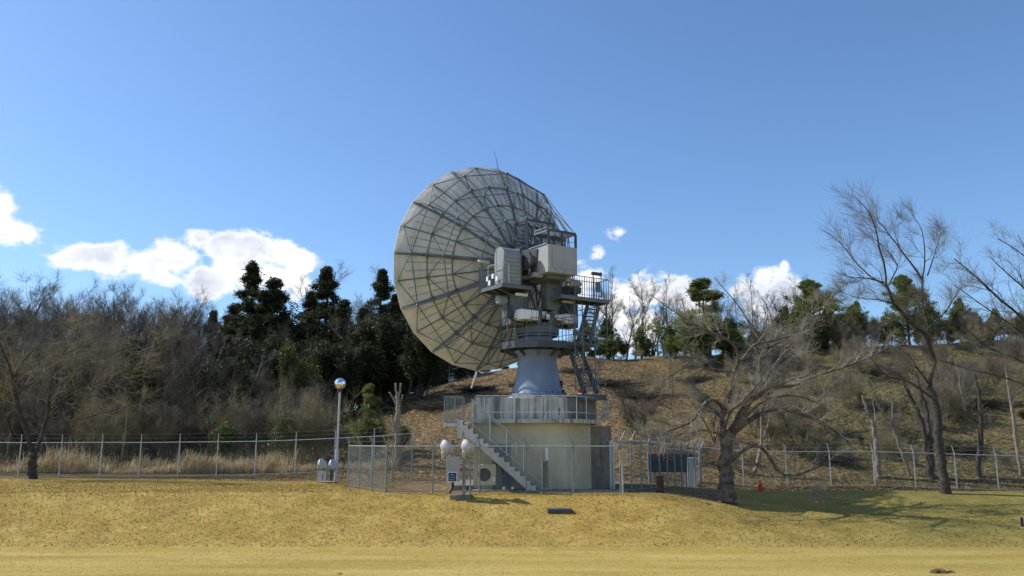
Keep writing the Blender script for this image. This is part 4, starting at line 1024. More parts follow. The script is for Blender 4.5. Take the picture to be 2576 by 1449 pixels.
# sign on a post
YP = 34.3; q = at(1567, 1237, YP)
sg = thing('post_sign', (q[0], YP, gz(q[0], YP)), 'narrow beige notice board on a thin pale post at the front fence', 'sign')
a = at(1558, 1173, YP); bq = at(1576, 1132, YP)
MB().bx(q[0] - .035, q[0] + .025, YP, YP + .04, gz(q[0], YP) - .2, a[2] + .05).build('sign_post', 'step', sg)
sp_ = MB().bx(a[0], bq[0], YP - .02, YP, a[2], bq[2]).build('sign_board', 'signbeige', sg, bevel=.004)
m = MB(); rnd = random.Random(9); wx = bq[0] - a[0]; wz = bq[2] - a[2]
for c_ in (.18, .52, .70):
    for j in range(7 if c_ > .2 else 5): glyph(m, a[0] + wx * c_, bq[2] - wz * (.18 + .105 * j), wx * .15 if c_ > .2 else wx * .17, YP - .021, rnd)
m.build('sign_print', 'ink', sp_)

# dark board seen through the fence, post box, cone and stake
YB = 45.6; a = at(1629, 1188, YB); bq = at(1742, 1142, YB)
bd = thing('dark_board', ((a[0] + bq[0]) / 2, YB, gz(a[0] + 1, YB)), 'wide dark blue-grey board behind the curved fence right of the building', 'board')
bo = MB().bx(a[0], bq[0], YB, YB + .06, a[2], bq[2]).build('board_face', mat('dark_board', (.018, .028, .04), (.04, .055, .07), scale=2, rough=.6), bd, bevel=.01)
for f in (.15, .85): x = a[0] + (bq[0] - a[0]) * f; MB().bx(x - .05, x + .05, YB + .06, YB + .14, gz(x, YB) - .2, bq[2] - .1).build('board_post', 'galv_dark', bd)
p = at(1686, 1153, YB - .01); MB().bx(p[0] - .22, p[0] + .22, YB - .012, YB - .002, p[2] - .14, p[2] + .14).build('red_patch', mat('faded_red', (.16, .02, .02), (.25, .04, .03), scale=9), bo)
a = at(1735, 1236, 44.2); bq = at(1751, 1151, 44.2); x0 = a[0]
cp = MB().bx(x0, bq[0], 44.2, 44.6, gz(x0, 44.2) - .1, bq[2]); tag(cp.build('concrete_pillar', 'step', bevel=.02), 'pale grey concrete pillar at the far corner of the curved fence', 'pillar')
a = at(1653, 1238, 35.5); bq = at(1669, 1199, 35.5); bn = thing('brown_cabinet', ((a[0] + bq[0]) / 2, 35.6, gz(a[0], 35.6)), 'small dark brown cabinet standing against the curved fence', 'cabinet')
MB().bx(a[0], bq[0], 35.5, 35.75, gz(a[0], 35.6) - .1, bq[2]).build('cabinet_body', mat('dark_brown_paint', (.035, .014, .011), (.06, .025, .02), scale=4), bn, bevel=.01)
MB().bx(a[0] - .015, bq[0] + .015, 35.48, 35.77, bq[2] + .001, bq[2] + .03).build('cabinet_lid', 'bark_dark', bn); MB().bx(a[0] + .02, bq[0] - .02, 35.488, 35.498, gz(a[0], 35.6) + .05, bq[2] - .05).build('cabinet_door', 'bark_dark', bn)
q = at(1914, 1237, 39.5); z0 = gz(q[0], 39.5); cn = thing('traffic_cone', (q[0], 39.5, z0), 'small faded red traffic cone behind the big bare cherry tree', 'traffic cone')
MB().lathe((q[0], 39.5, z0), [(.16, .03), (.15, .05), (.10, .2), (.03, .46), (.02, .48)], 16).build('cone_body', 'red', cn, smooth=True); MB().bx(q[0] - .18, q[0] + .18, 39.32, 39.68, z0 - .02, z0 + .03).build('cone_base', 'red', cn)
q = at(2567, 1278, 31.6); z0 = gz(q[0], 31.6); st = thing('marker_stake', (q[0], 31.6, z0), 'short black stake with a pale foot at the right edge of the lawn', 'stake')
MB().bar((q[0], 31.6, z0), (q[0], 31.6, z0 + .38), .045, 8).build('stake', 'black', st); MB().lathe((q[0], 31.6, z0 - .05), [(.08, 0), (.08, .08), (0, .09)], 10).build('foot', 'step', st)
# sunken concrete block in the bank
YK = 32.1; a = at(1378, 1297, YK); bq = at(1440, 1279, YK); zk = gz(1.7, YK)
bk = thing('concrete_block', ((a[0] + bq[0]) / 2, YK + .3, zk), 'dark low concrete block set into the grass bank below the building', 'block')
MB().bx(a[0], bq[0], YK, YK + .4, zk - .4, bq[2] - .02).build('block_body', 'tread', bk, bevel=.02)  # near-black colour paints in the shade of the unlit front
MB().bx(a[0] - .06, bq[0] - .12, YK + .08, YK + .46, bq[2] - .019, bq[2]).build('block_lid', 'concrete_dark', bk, bevel=.01)
# molehills
rg = np.random.default_rng(5)
for i, (u, v, s) in enumerate(((2362, 1441, 1.0), (2392, 1440, .5), (1808, 1264, .55), (855, 1444, .3), (1780, 1268, .4))):
    d = ray(u, v); Y = 22.
    for _ in range(40):
        P = at(u, v, Y); Y += (P[2] - gz(P[0], Y)) * 2.0
    x = P[0]; m = MB(); k0 = 14
    pr_ = [(.20, -.03), (.17, .03), (.11, .075), (.04, .095)]
    V = []
    for r_, h in pr_:
        for k in range(k0): q = k * 2 * math.pi / k0; j = 1 + rg.uniform(-.25, .25); V.append((x + r_ * s * j * math.cos(q) * 1.4, Y + r_ * s * j * math.sin(q), gz(x, Y) + h * s * (1 + rg.uniform(-.3, .3))))
    f = [(a_ * k0 + k, a_ * k0 + (k + 1) % k0, (a_ + 1) * k0 + (k + 1) % k0, (a_ + 1) * k0 + k) for a_ in range(3) for k in range(k0)] + [tuple(range(3 * k0, 4 * k0))]
    m.add(V, f); names = ['dark molehill at the bottom right of the lawn', 'tiny dark molehill just right of the larger one at the bottom right', 'small brown molehill on the bank above the dark concrete block', 'tiny dark clod near the bottom edge left of centre', 'small dark clod on the bank left of the brown molehill']
    tag(m.build('molehill', 'hill'), names[i], 'molehill', 'molehills in the lawn')
# ------------------------------------------------------------------ vegetation
class Tubes:
    def __init__(s): s.b = []
    def add(s, P, Rr, n=3): s.b.append((np.asarray(P, float), np.asarray(Rr, float), n))
    def data(s):
        V = []; Fq = []; off = 0
        for P, Rr, n in s.b:
            N, K, _ = P.shape
            if N == 0: continue
            T = np.gradient(P, axis=1); T /= np.linalg.norm(T, axis=2, keepdims=True) + 1e-9
            ref = np.zeros_like(T); ref[..., 2] = 1; w = np.abs(T[..., 2]) > .92; ref[w] = [1, 0, 0]
            a = np.cross(T, ref); a /= np.linalg.norm(a, axis=2, keepdims=True) + 1e-9; b = np.cross(T, a)
            t = np.arange(n) * 2 * math.pi / n
            ring = P[:, :, None] + Rr[:, :, None, None] * (np.cos(t)[None, None, :, None] * a[:, :, None] + np.sin(t)[None, None, :, None] * b[:, :, None])
            V.append(ring.reshape(-1, 3))
            base = off + (np.arange(N)[:, None, None] * K + np.arange(K - 1)[None, :, None]) * n
            i = np.arange(n)[None, None]; j = (i + 1) % n
            Fq.append(np.stack([base + i, base + j, base + n + j, base + n + i], -1).reshape(-1, 4)); off += N * K * n
        return np.vstack(V), np.vstack(Fq)
    def mesh(s, name, m, smooth=True):
        v, f = s.data(); return np_mesh(name, v, [f], MT[m], smooth)
def resample(pts, K):
    pts = np.array(pts, float); d = np.r_[0, np.cumsum(np.linalg.norm(np.diff(pts, axis=0), axis=1))]
    # smooth it a little
    t = np.linspace(0, d[-1], K); out = np.stack([np.interp(t, d, pts[:, i]) for i in range(3)], 1)
    for _ in range(2): out[1:-1] = out[1:-1] * .5 + (out[:-2] + out[2:]) * .25
    return out
def spawn(rg, P, Rr, n, ang, Lf, K, up=0., wob_=.15, tmin=.2, rr=.55, tip=.25, taper=.5, wind=None, tmax=1., rmin=.002, tend=True):
    N, K0, _ = P.shape; idx = np.repeat(np.arange(N), n); M_ = len(idx)
    t = rg.uniform(tmin, tmax, M_)
    s = t * (K0 - 1); i = np.minimum(s.astype(int), K0 - 2); f = (s - i)[:, None]
    p = P[idx, i] * (1 - f) + P[idx, i + 1] * f; T = P[idx, i + 1] - P[idx, i]; T /= np.linalg.norm(T, axis=1, keepdims=True) + 1e-9
    r0 = (Rr[idx, i] * (1 - f[:, 0]) + Rr[idx, i + 1] * f[:, 0]) * rr
    q = rg.normal(size=(M_, 3)); q -= (q * T).sum(1, keepdims=True) * T; q /= np.linalg.norm(q, axis=1, keepdims=True)
    a = rg.uniform(ang[0], ang[1], M_)[:, None]; a = np.radians(a)
    D = np.cos(a) * T + np.sin(a) * q; D[:, 2] += up * .6; D /= np.linalg.norm(D, axis=1, keepdims=True)
    Lp = np.linalg.norm(np.diff(P, axis=1), axis=2).sum(1)[idx]
    L = Lf[0] * Lp * (1 - taper * t) * rg.uniform(.6, 1.3, M_) if Lf[1] == 'rel' else rg.uniform(Lf[0], Lf[1], M_)
    out = [p]; bias = np.array([0, 0, up]) + (np.array(wind) if wind is not None else 0)
    for k in range(K - 1):
        D = D + rg.normal(size=(M_, 3)) * wob_ + bias * (1.6 / K); D /= np.linalg.norm(D, axis=1, keepdims=True); out.append(out[-1] + D * (L / (K - 1))[:, None])
    P2 = np.stack(out, 1); R2 = np.maximum(r0[:, None] * np.linspace(1, tip, K)[None], rmin)
    return P2, R2
def joinm(objs): pass
def bare_proto(seed, h, kind='ascend', dens=1.):
    "a leafless tree: trunk mesh and crown mesh, base at the origin"
    rg = np.random.default_rng(seed); tr_ = Tubes(); cr = Tubes()
    nst = {'ascend': 1, 'multi': 3, 'spread': 1, 'bush': 7, 'slim': 1}[kind]
    P = []; Rr = []
    for k in range(nst):
        a = rg.uniform(0, 6.28); lean = {'ascend': .10, 'multi': .3, 'spread': .12, 'bush': .55, 'slim': .05}[kind]; lean *= rg.uniform(.5, 1.2)
        hh = h * {'ascend': .85, 'multi': .8, 'spread': .45, 'bush': .75, 'slim': .95}[kind] * rg.uniform(.8, 1.1)
        pts = [np.array([0, 0, -.2])]; d = np.array([math.cos(a) * lean, math.sin(a) * lean, 1.])
        for i in range(9): d = d + rg.normal(size=3) * [.09, .09, .0]; pts.append(pts[-1] + d / np.linalg.norm(d) * hh / 9)
        P.append(pts); r = h * {'ascend': .013, 'multi': .010, 'spread': .02, 'bush': .006, 'slim': .008}[kind]; Rr.append(np.linspace(1, .28 if kind != 'spread' else .6, 10) * r)
    P = np.array(P); Rr = np.array(Rr); Rr[:, 0] *= 1.4; tr_.add(P, Rr, 7)
    n1 = {'ascend': 15, 'multi': 8, 'spread': 10, 'bush': 4, 'slim': 16}[kind]
    ang = {'ascend': (25, 55), 'multi': (20, 50), 'spread': (40, 80), 'bush': (20, 50), 'slim': (20, 45)}[kind]
    l1 = {'ascend': .50, 'multi': .5, 'spread': 1.15, 'bush': .6, 'slim': .26}[kind]
    A, AR = spawn(rg, P, Rr, n1, ang, (l1, 'rel'), 8, up=.35 if kind != 'spread' else .18, wob_=.13, tmin=.3 if kind != 'bush' else .1, rr=.5, tip=.3)
    tr_.add(A, AR, 5)
    B, BR = spawn(rg, A, AR, 6, (20, 50), (.5, 'rel'), 6, up=.22, wob_=.14, tmin=.2, rr=.55, tip=.35); cr.add(B, BR, 4)
    C_, CR = spawn(rg, B, BR, int(6 * dens), (20, 50), (.5, 'rel'), 5, up=.15, wob_=.15, tmin=.15, rr=.6, tip=.4, rmin=.004); cr.add(C_, CR, 3)
    D_, DRr = spawn(rg, C_, CR, int(4 * dens), (20, 50), (.22, .62), 4, up=.12, wob_=.14, tmin=.15, rr=.6, tip=.5, rmin=.0032); cr.add(D_, DRr, 3)
    return tr_, cr
def place_tree(protos, name, x, y, s, rz, label, cat, group, sz=None, z=None):
    z = gz(x, y) if z is None else z
    t = thing(name, (x, y, z), label, cat, group); t.rotation_euler.z = rz; t.scale = (s, s, sz or s)
    for pn, me in protos: link(bpy.data.objects.new(pn, me), t)
    return t
def proto(seed, h, kind, m_tr, m_cr, dens=1.):
    a, b = bare_proto(seed, h, kind, dens); return [('trunk', a.mesh('trunk', m_tr)), ('crown', b.mesh('crown', m_cr))]
G = {}
G['a'] = [proto(11 + i, 12, 'ascend', 'bark_dark' if i % 2 else 'bark_grey', 'twig_dark' if i % 2 else 'twig_grey', 1.) for i in range(3)]
G['m'] = [proto(31 + i, 11, 'multi', 'bark_dark', 'twig_dark', 1.) for i in range(2)]
G['s'] = [proto(41 + i, 11, 'slim', 'bark_dark', 'twig_dark', .7) for i in range(2)]
G['b'] = [proto(51 + i, 3.2, 'bush', 'twig_olive', 'twig_olive' if i else 'twig_grey', .8) for i in range(2)]
G['p'] = [proto(61, 7, 'spread', 'bark_grey', 'twig_grey', 1.)]
rg = np.random.default_rng(77)

# evergreens
def leaf_tris(rg, C, size, n, spread, flat=.0, up=None):
    "n leaf triangles round each centre"
    c = np.repeat(C, n, 0); k = len(c); c = c + rg.normal(size=(k, 3)) * spread
    a = rg.normal(size=(k, 3)); a[:, 2] *= (1 - flat); a /= np.linalg.norm(a, axis=1, keepdims=True); b = rg.normal(size=(k, 3)); b[:, 2] *= (1 - flat); b -= (a * b).sum(1, keepdims=True) * a; b /= np.linalg.norm(b, axis=1, keepdims=True)
    s = (size * rg.uniform(.6, 1.4, k))[:, None]
    V = np.stack([c - a * s, c + a * s * .8 + b * s * .15, c + b * s * .55], 1).reshape(-1, 3)
    return V, np.arange(3 * k).reshape(-1, 3)
def conifer(seed, h, m, kind='cedar'):
    rg = np.random.default_rng(seed); tr_ = Tubes(); z = np.linspace(-.2, h * .97, 12)
    P = np.stack([np.cumsum(rg.normal(size=12) * .06), np.cumsum(rg.normal(size=12) * .06), z], 1)[None]; Rr = (np.linspace(1, .15, 12) * h * .015)[None]; tr_.add(P, Rr, 7)
    n = int(h * (6.5 if kind == 'cedar' else 5.6)); t = np.sort(rg.uniform(.14 if kind == 'cedar' else .12, 1, n)); aa = np.arange(n) * 2.4 + rg.uniform(-.5, .5, n)
    L = h * (.20 if kind == 'cedar' else .36) * np.minimum((1.015 - t) * (1.7 if kind == 'cedar' else 1.25), 1) ** (1.0 if kind == 'cedar' else .8) * (rg.uniform(.35, 1.0, n) + (rg.random(n) < .15) * .55)
    pts = []
    for i in range(n):
        d = np.array([math.cos(aa[i]), math.sin(aa[i]), rg.uniform(-.25, .25) if kind == 'cedar' else rg.uniform(.05, .45)]); p = np.array([np.interp(t[i] * h, z, P[0, :, 0]), np.interp(t[i] * h, z, P[0, :, 1]), t[i] * h]); q = [p]
        for k in range(5): d = d + rg.normal(size=3) * .10 + [0, 0, .05]; q.append(q[-1] + d / np.linalg.norm(d) * L[i] / 5)
        pts.append(q)
    B = np.array(pts); BR = np.linspace(1, .25, 6)[None] * (L * .03 + .012)[:, None]; tr_.add(B, BR, 4)
    C1, CR = spawn(rg, B, BR, 7, (30, 75), (.6, 'rel'), 4, up=.1, tmin=.1, rr=.5); tr_.add(C1, CR, 3)
    C2, CR2 = spawn(rg, C1, CR, 4, (25, 60), (.5, 'rel'), 3, up=.1, tmin=.2, rr=.5)
    cen = np.vstack([C1[:, -1], C1[:, 2], C2[:, -1], C2[:, 1], B[:, -1]])
    cen = cen[rg.random(len(cen)) < (.75 if kind == 'cedar' else .8)]
    k = 6 if kind == 'cedar' else 10
    V, Fx = leaf_tris(rg, cen, .15 if kind == 'cedar' else .13, k, (.13 if kind == 'cedar' else .12), .2)
    return [('trunk', tr_.mesh('trunk', 'bark_dark')), ('crown', np_mesh('crown', V, [Fx], MT[m]))]
def broad(seed, h, m, w=.45, n=2600, size=.13):
    rg = np.random.default_rng(seed); tr_, cr = bare_proto(seed, h, 'multi', .5)
    v, _ = cr.data(); v = v[rg.integers(0, len(v), n)]
    V, Fx = leaf_tris(rg, v, size, 5, .16); 
    return [('trunk', tr_.mesh('trunk', 'bark_dark')), ('crown', np_mesh('crown', V, [Fx], MT[m]))]
G['c'] = [conifer(71, 15, 'green'), conifer(72, 13, 'green'), conifer(73, 16, 'green')]
G['n'] = [conifer(81, 8, 'green_mid', 'pine'), conifer(82, 9, 'green_mid', 'pine')]
G['e'] = [broad(91, 6, 'green', n=3000), broad(92, 5, 'green_leaf', n=2600)]
G['u'] = [broad(95, 2.2, 'green_leaf', n=1300, size=.09)]

def put(key, u, Y, s, name, label, cat, group, i=None, sz=None):
    pr = G[key][int(rg.integers(len(G[key]))) if i is None else i]
    x = float(at(u, 1100, Y)[0])
    return place_tree(pr, name, x, Y, s, rg.uniform(0, 6.28), label, cat, group, sz)
def spot(u, Y):
    "where on the slope or in the wood something grows, in words"
    h_ = 'at the foot of the slope' if Y < 56 else 'half way up the slope' if Y < 68 else 'near the crest'
    w_ = 'just right of the building' if u < 1720 else 'behind the big cherry tree' if u < 2020 else 'between the cherry and the leaning tree' if u < 2280 else 'behind the leaning tree' if u < 2460 else 'towards the right edge'
    return h_ + ' ' + w_
def hgt(v, u, Y): x = float(at(u, 1100, Y)[0]); return float(at(u, v, Y)[2]) - gz(x, Y)
# left wood of bare trees; each row's tops follow the skyline of the photograph
SU = [-200, 0, 60, 120, 200, 280, 330, 430, 480, 560, 600]; SVt = [670, 655, 675, 685, 685, 682, 662, 685, 722, 790, 790]
LBS = {88: 'leafless tree on the far skyline of the left wood', 80: 'leafless tree just below the skyline of the left wood', 72: 'leafless tree in the middle depth of the left wood', 66: 'leafless tree half way into the left wood', 60: 'smaller leafless tree in the nearer part of the wood', 56: 'low leafless tree near the front of the left wood', 52: 'small leafless tree right behind the tall dry grass on the left'}
GB = 'bare trees of the left wood'
for Y, n, drop, u0, u1 in ((88, 20, 0, -260, 560), (80, 19, 14, -260, 600), (72, 20, 34, -240, 650), (66, 18, 70, -220, 680), (60, 16, 120, -200, 720), (56, 14, 180, -200, 740), (52, 12, 250, -160, 760)):
    for k in range(n):
        u = u0 + (u1 - u0) * (k + rg.uniform(.2, .8)) / n; Yk = Y + rg.uniform(-3, 3) if Y > 53 else Y + rg.uniform(-.8, 2)
        hv = hgt(np.interp(u, SU, SVt) + drop + rg.uniform(-14, 26), u, Yk)
        key = 'a' if rg.random() < .65 else 'm'; put(key, u, Yk, hv / (12.5 if key == 'a' else 11.), 'bare_tree', LBS[Y], 'tree', GB)
# undergrowth in front of and inside that wood
for k in range(58):
    u = rg.uniform(-150, 900); Y = rg.uniform(51, 66); put('b', u, Y, rg.uniform(.8, 1.5), 'bare_bush', 'tangled leafless bush ' + ('at the front of' if Y < 56 else 'inside') + ' the left wood ' + ('at the far left' if u < 200 else 'behind the dry grass' if u < 600 else 'beside the globe lamp'), 'bush', 'bushes under the left wood')
for k in range(85):
    u = rg.uniform(-150, 1120); Y = rg.uniform(81, 92) if u > 560 else rg.uniform(62, 90); put('e', u, Y, rg.uniform(.7, 1.15), 'evergreen_shrub', 'dark evergreen shrub in the shade ' + ('of the bare wood at the far left' if u < 250 else 'of the bare wood left of the cedars' if u < 560 else 'under the tallest cedars' if u < 760 else 'under the cedars above the globe lamp' if u < 950 else 'along the hill fence'), 'shrub', 'dark shrubs under the wood', 0)
# dark evergreens, left of the dish
EV = [(612, 668, 80, 0), (668, 712, 79, 1), (575, 775, 82, 1), (640, 800, 76, 2), (700, 790, 80, 0), (808, 680, 82, 2), (768, 740, 84, 0), (845, 760, 80, 1), (740, 820, 84, 2), (950, 690, 86, 2), (905, 780, 84, 0), (980, 745, 88, 1), (1020, 800, 86, 0), (880, 840, 82, 1), (1065, 850, 85, 2), (790, 850, 80, 0), (560, 850, 74, 0), (610, 880, 72, 1), (520, 790, 84, 2), (930, 860, 83, 1), (1000, 880, 83, 2), (1110, 900, 86, 0)]
evl = {0: 'tallest dark cedar on the left, with a ragged lopsided top against the cloud', 1: 'narrower dark cedar just right of the tallest one', 5: 'dark cedar with a blunt rounded top midway between the tallest cedar and the dish', 9: 'reddish dark pointed cedar closest to the left rim of the dish'}
for k, (u, v, Y, i) in enumerate(EV):
    hv = hgt(v, u, Y); oc = put('c', u, Y, hv / (14.8, 12.8, 15.7)[i], 'dark_cedar', evl.get(k, 'dark evergreen cedar ' + ('left of and below the tallest one' if u < 600 else 'beneath the two tallest cedars' if u < 720 else 'between the tallest cedar and the blunt topped one' if u < 830 else 'between the blunt topped cedar and the dish' if u < 950 else 'in the dark gap along the left rim of the dish')), 'tree', 'dark cedars left of the dish', i); wf = rg.uniform(1.15, 1.75); oc.scale = (oc.scale[0] * wf, oc.scale[1] * wf * rg.uniform(.85, 1.1), oc.scale[2])
for (u, v, Y) in ((850, 668, 90), (900, 685, 92), (735, 700, 92), (880, 700, 88), (925, 680, 94), (1000, 700, 96), (940, 720, 90), (830, 690, 93)):
    put('s', u, Y, hgt(v, u, Y) / 11.3, 'bare_tree', 'slender leafless tree rising behind the dark cedars', 'tree', 'slender bare trees behind the cedars')
for (u, v, Y) in ((700, 790, 74), (745, 770, 75), (860, 780, 76), (900, 770, 77), (980, 790, 79)):
    put('m' if u % 20 else 'a', u, Y, hgt(v, u, Y) / 11.4, 'bare_tree', 'brown leafless tree mixed in among the dark cedars', 'tree', 'bare trees among the cedars')
for k in range(22):
    u = 545 + k * 25 + rg.uniform(-8, 8); Y = rg.uniform(68, 76); o = put('e', u, Y, rg.uniform(1.0, 1.5), 'evergreen_tree', 'low dark evergreen filling the wood ' + ('beneath the tallest cedars' if u < 760 else 'beneath the cedars next to the dish'), 'tree', 'dark evergreens below the cedars', 0)
put('e', 745, 62, 1.0, 'evergreen_shrub', 'sunlit yellow-green leafy tree among the dark cedars', 'tree', None, 1).scale = (.9, .9, 1.35)
for (u, v, Y, s) in ((690, 905, 58, 1), (770, 900, 57, 1), (820, 960, 55, 1), (720, 960, 54, 1)):
    put('m', u, Y, hgt(v, u, Y) / 10.8, 'bare_tree', 'grey leafless bushy tree before the dark cedars, left of the globe lamp', 'tree', 'grey bushy trees left of the globe lamp')
for (u, Y) in ((745, 50), (700, 51), (560, 52), (1000, 52), (930, 51), (520, 60), (660, 58), (450, 58)):
    put('u', u, Y, rg.uniform(.8, 1.3), 'leafy_shrub', 'low leafy evergreen shrub behind the left fence', 'shrub', 'leafy shrubs behind the left fence')
# young trees between the lamp and the building
put('n', 935, 51, .55, 'young_pine', 'young pine with drooping green needles left of the pollarded trunk', 'tree', None, 0)
for (u, v, Y) in ((905, 1030, 50), (930, 1000, 49.5), (958, 1040, 51)):
    put('s', u, Y, hgt(v, u, Y) / 11.3 , 'bare_sapling', 'thin bare sapling between the globe lamp and the building', 'tree', 'saplings beside the globe lamp')

# ridge on the right
for (u, v, Y) in ((1535, 675, 82), (1550, 672, 84), (1620, 662, 83), (1650, 700, 82), (1600, 690, 85), (1700, 690, 86), (1755, 705, 86), (1735, 720, 84), (1900, 690, 86), (1930, 700, 88), (1965, 700, 86), (1985, 690, 88), (2010, 715, 86), (2035, 720, 88), (1870, 730, 87), (1845, 745, 86), (2090, 735, 88), (2130, 740, 87), (2170, 745, 88), (2440, 760, 88), (2475, 770, 86), (2540, 770, 88), (2580, 765, 86), (2400, 790, 90), (2360, 760, 90), (2210, 770, 90), (1580, 740, 82), (1680, 760, 84), (1640, 720, 88), (1720, 740, 90), (1790, 750, 90), (1520, 730, 88)):
    key = 's' if rg.random() < .45 else 'a'
    put(key, u, Y, hgt(v, u, Y) / (11.4 if key == 's' else 12.4), 'bare_tree', 'leafless tree on the ridge right of the dish, against sky and cloud', 'tree', 'bare trees on the right ridge', None)
for k, (u, v, Y, i) in enumerate(((1795, 706, 76, 0), (1750, 790, 74, 1), (1850, 800, 77, 1), (1700, 820, 78, 0), (2068, 700, 80, 1), (2040, 770, 78, 0), (2110, 790, 80, 0), (2310, 688, 79, 1), (2180, 790, 82, 1), (2240, 800, 83, 0), (2290, 830, 82, 1), (2360, 845, 84, 0), (2480, 790, 82, 0), (2500, 830, 80, 1), (1950, 830, 82, 0), (1900, 840, 82, 1), (2010, 850, 80, 1), (1780, 850, 74, 0), (1640, 850, 82, 1), (1500, 870, 80, 0), (1540, 880, 82, 1), (1450, 880, 80, 0), (2150, 850, 80, 0), (2420, 850, 82, 1), (2600, 850, 82, 0))):
    lab = {0: 'bushy pine with tufted top standing before the white cloud right of the dish', 4: 'tall yellowish pine on the ridge left of the leaning bare tree', 7: 'layered pine seen through the crown of the leaning bare tree', 12: 'upright dark pine near the right edge of the ridge'}.get(k, 'small green pine on the right ridge')
    hv = max(hgt(v, u, Y), 1.6); o = put('n', u, Y, hv / (7.9 if i == 0 else 8.9), 'pine_tree', lab, 'tree', 'pines on the right ridge', i)
    wf = 1.75 if k == 0 else 1.45 if k in (4, 8) else 1.2; o.scale = (o.scale[0] * wf, o.scale[1] * wf, o.scale[2])
for k in range(46):
    u = rg.uniform(1440, 2700); Y = rg.uniform(79, 85); put('n' if rg.random() < .55 else 'e', u, Y, rg.uniform(.22, .5) if u < 1950 else rg.uniform(.3, .62), 'ridge_shrub', 'low green shrub or young pine along the crest of the right ridge', 'shrub', 'green shrubs along the right ridge', 1)
# bare brush over the right hillside
for k in range(85):
    u = rg.uniform(1500, 2700); u = u if u > 1760 or rg.random() < .3 else rg.uniform(1850, 2700); Y = rg.uniform(48.5, 81); put('b', u, Y, rg.uniform(.3, 1.0) * (1.25 if u > 1900 else .8), 'bare_bush', 'twiggy leafless bush ' + spot(u, Y), 'bush', 'bare bushes on the right hillside')
for k in range(16):
    u = rg.uniform(1580, 2700); Y = rg.uniform(49, 75); put('u', u, Y, rg.uniform(.3, .65), 'leafy_shrub', 'low green shrub ' + spot(u, Y), 'shrub', 'green shrubs on the right hillside')
for (u, v, Y) in ((1580, 1010, 56), (1945, 960, 60), (1985, 980, 58), (2235, 985, 57), (2420, 1000, 56), (2300, 960, 62), (2140, 960, 60), (1690, 960, 62), (1610, 960, 66)):
    put('s', u, Y, hgt(v - 60, u, Y) / 11.3, 'bare_sapling', 'thin bare sapling growing on the right hillside', 'tree', 'saplings on the right hillside')
for (u, v, Y) in ((1930, 1000, 52), (2010, 985, 51), (1900, 1010, 54), (1960, 930, 62)):
    put('m', u, Y, hgt(v, u, Y) / 10.8, 'bare_tree', 'leafless tangled tree behind the crown of the big cherry', 'tree', 'bare trees behind the cherry')
for k in range(30):
    u = rg.uniform(1500, 2700); Y = rg.uniform(50, 82); put('s' if k % 3 else 'm', u, Y, rg.uniform(.18, .48), 'bare_sapling', 'slender bare sapling ' + spot(u, Y), 'tree', 'small saplings on the right hillside')
for k in range(44):
    u = rg.uniform(1480, 2680); Y = rg.uniform(80, 90); v = np.interp(u, [1480, 1700, 1760, 2000, 2250, 2600], [720, 725, 750, 735, 770, 790]) + rg.uniform(-5, 60)
    put('s' if rg.random() < .4 else 'a', u, Y, hgt(v, u, Y) / 11.8, 'bare_tree', 'fine leafless tree in the belt along the right ridge', 'tree', 'belt of bare trees on the right ridge')
for (u, v, Y, key, i) in ((1140, 880, 88, 'e', 0), (1180, 890, 87, 'e', 1), (1220, 900, 86, 'e', 1), (1265, 900, 86, 'e', 1), (1310, 895, 86, 'e', 0), (1160, 850, 92, 'c', 1), (1100, 860, 88, 'c', 0), (1400, 880, 84, 'e', 1), (1430, 890, 82, 'e', 1), (1455, 880, 84, 'n', 0), (1490, 885, 83, 'e', 1), (1350, 880, 86, 'e', 1)):
    o = put(key, u, Y, max(hgt(v, u, Y), 1.2) / {'e': 5.4, 'c': 13.5, 'n': 8}[key], 'ridge_shrub', 'green bushy growth on the hill crest beneath and beside the dish', 'shrub', 'green growth behind the dish', i); 
    if key == 'e': o.scale = (o.scale[0] * 1.3, o.scale[1] * 1.3, o.scale[2])
# a dark pile of cut brush, again and again over the hill
def brush(seed):
    rg = np.random.default_rng(seed); N = 260; c = rg.normal(size=(N, 3)) * [.9, .5, .16]; c[:, 2] = np.abs(c[:, 2]) + .05
    d = rg.normal(size=(N, 3)) * [1, .6, .15]; d /= np.linalg.norm(d, axis=1, keepdims=True); L = rg.uniform(.3, .9, N)[:, None]
    t = Tubes(); t.add(np.stack([c - d * L, c + rg.normal(size=(N, 3)) * .05, c + d * L], 1), np.full((N, 3), .016) * [1, .8, .4], 3); return t.mesh('brush_pile', 'bark_dark')
bp = [brush(1), brush(2)]
for k, (u, v, Y) in enumerate(((2085, 1120, 50.5), (2010, 1000, 60), (2225, 1010, 60), (2470, 1010, 60), (2425, 1115, 51.5), (2080, 865, 79), (2240, 935, 68), (1610, 975, 63), (1450, 935, 72), (1200, 975, 70), (1100, 1005, 66), (1540, 960, 66), (1330, 960, 68), (1760, 940, 70))):
    x = float(at(u, 1100, Y)[0]); o = bpy.data.objects.new('brush_pile', bp[k % 2]); o.location = (x, Y, gz(x, Y)); s = rg.uniform(.8, 1.4); o.scale = (s, s, s); o.rotation_euler.z = rg.uniform(-.5, .5); link(o)
    tag(o, 'dark heap of cut branches lying on the cleared hillside', 'brush pile', 'brush piles on the hillside')
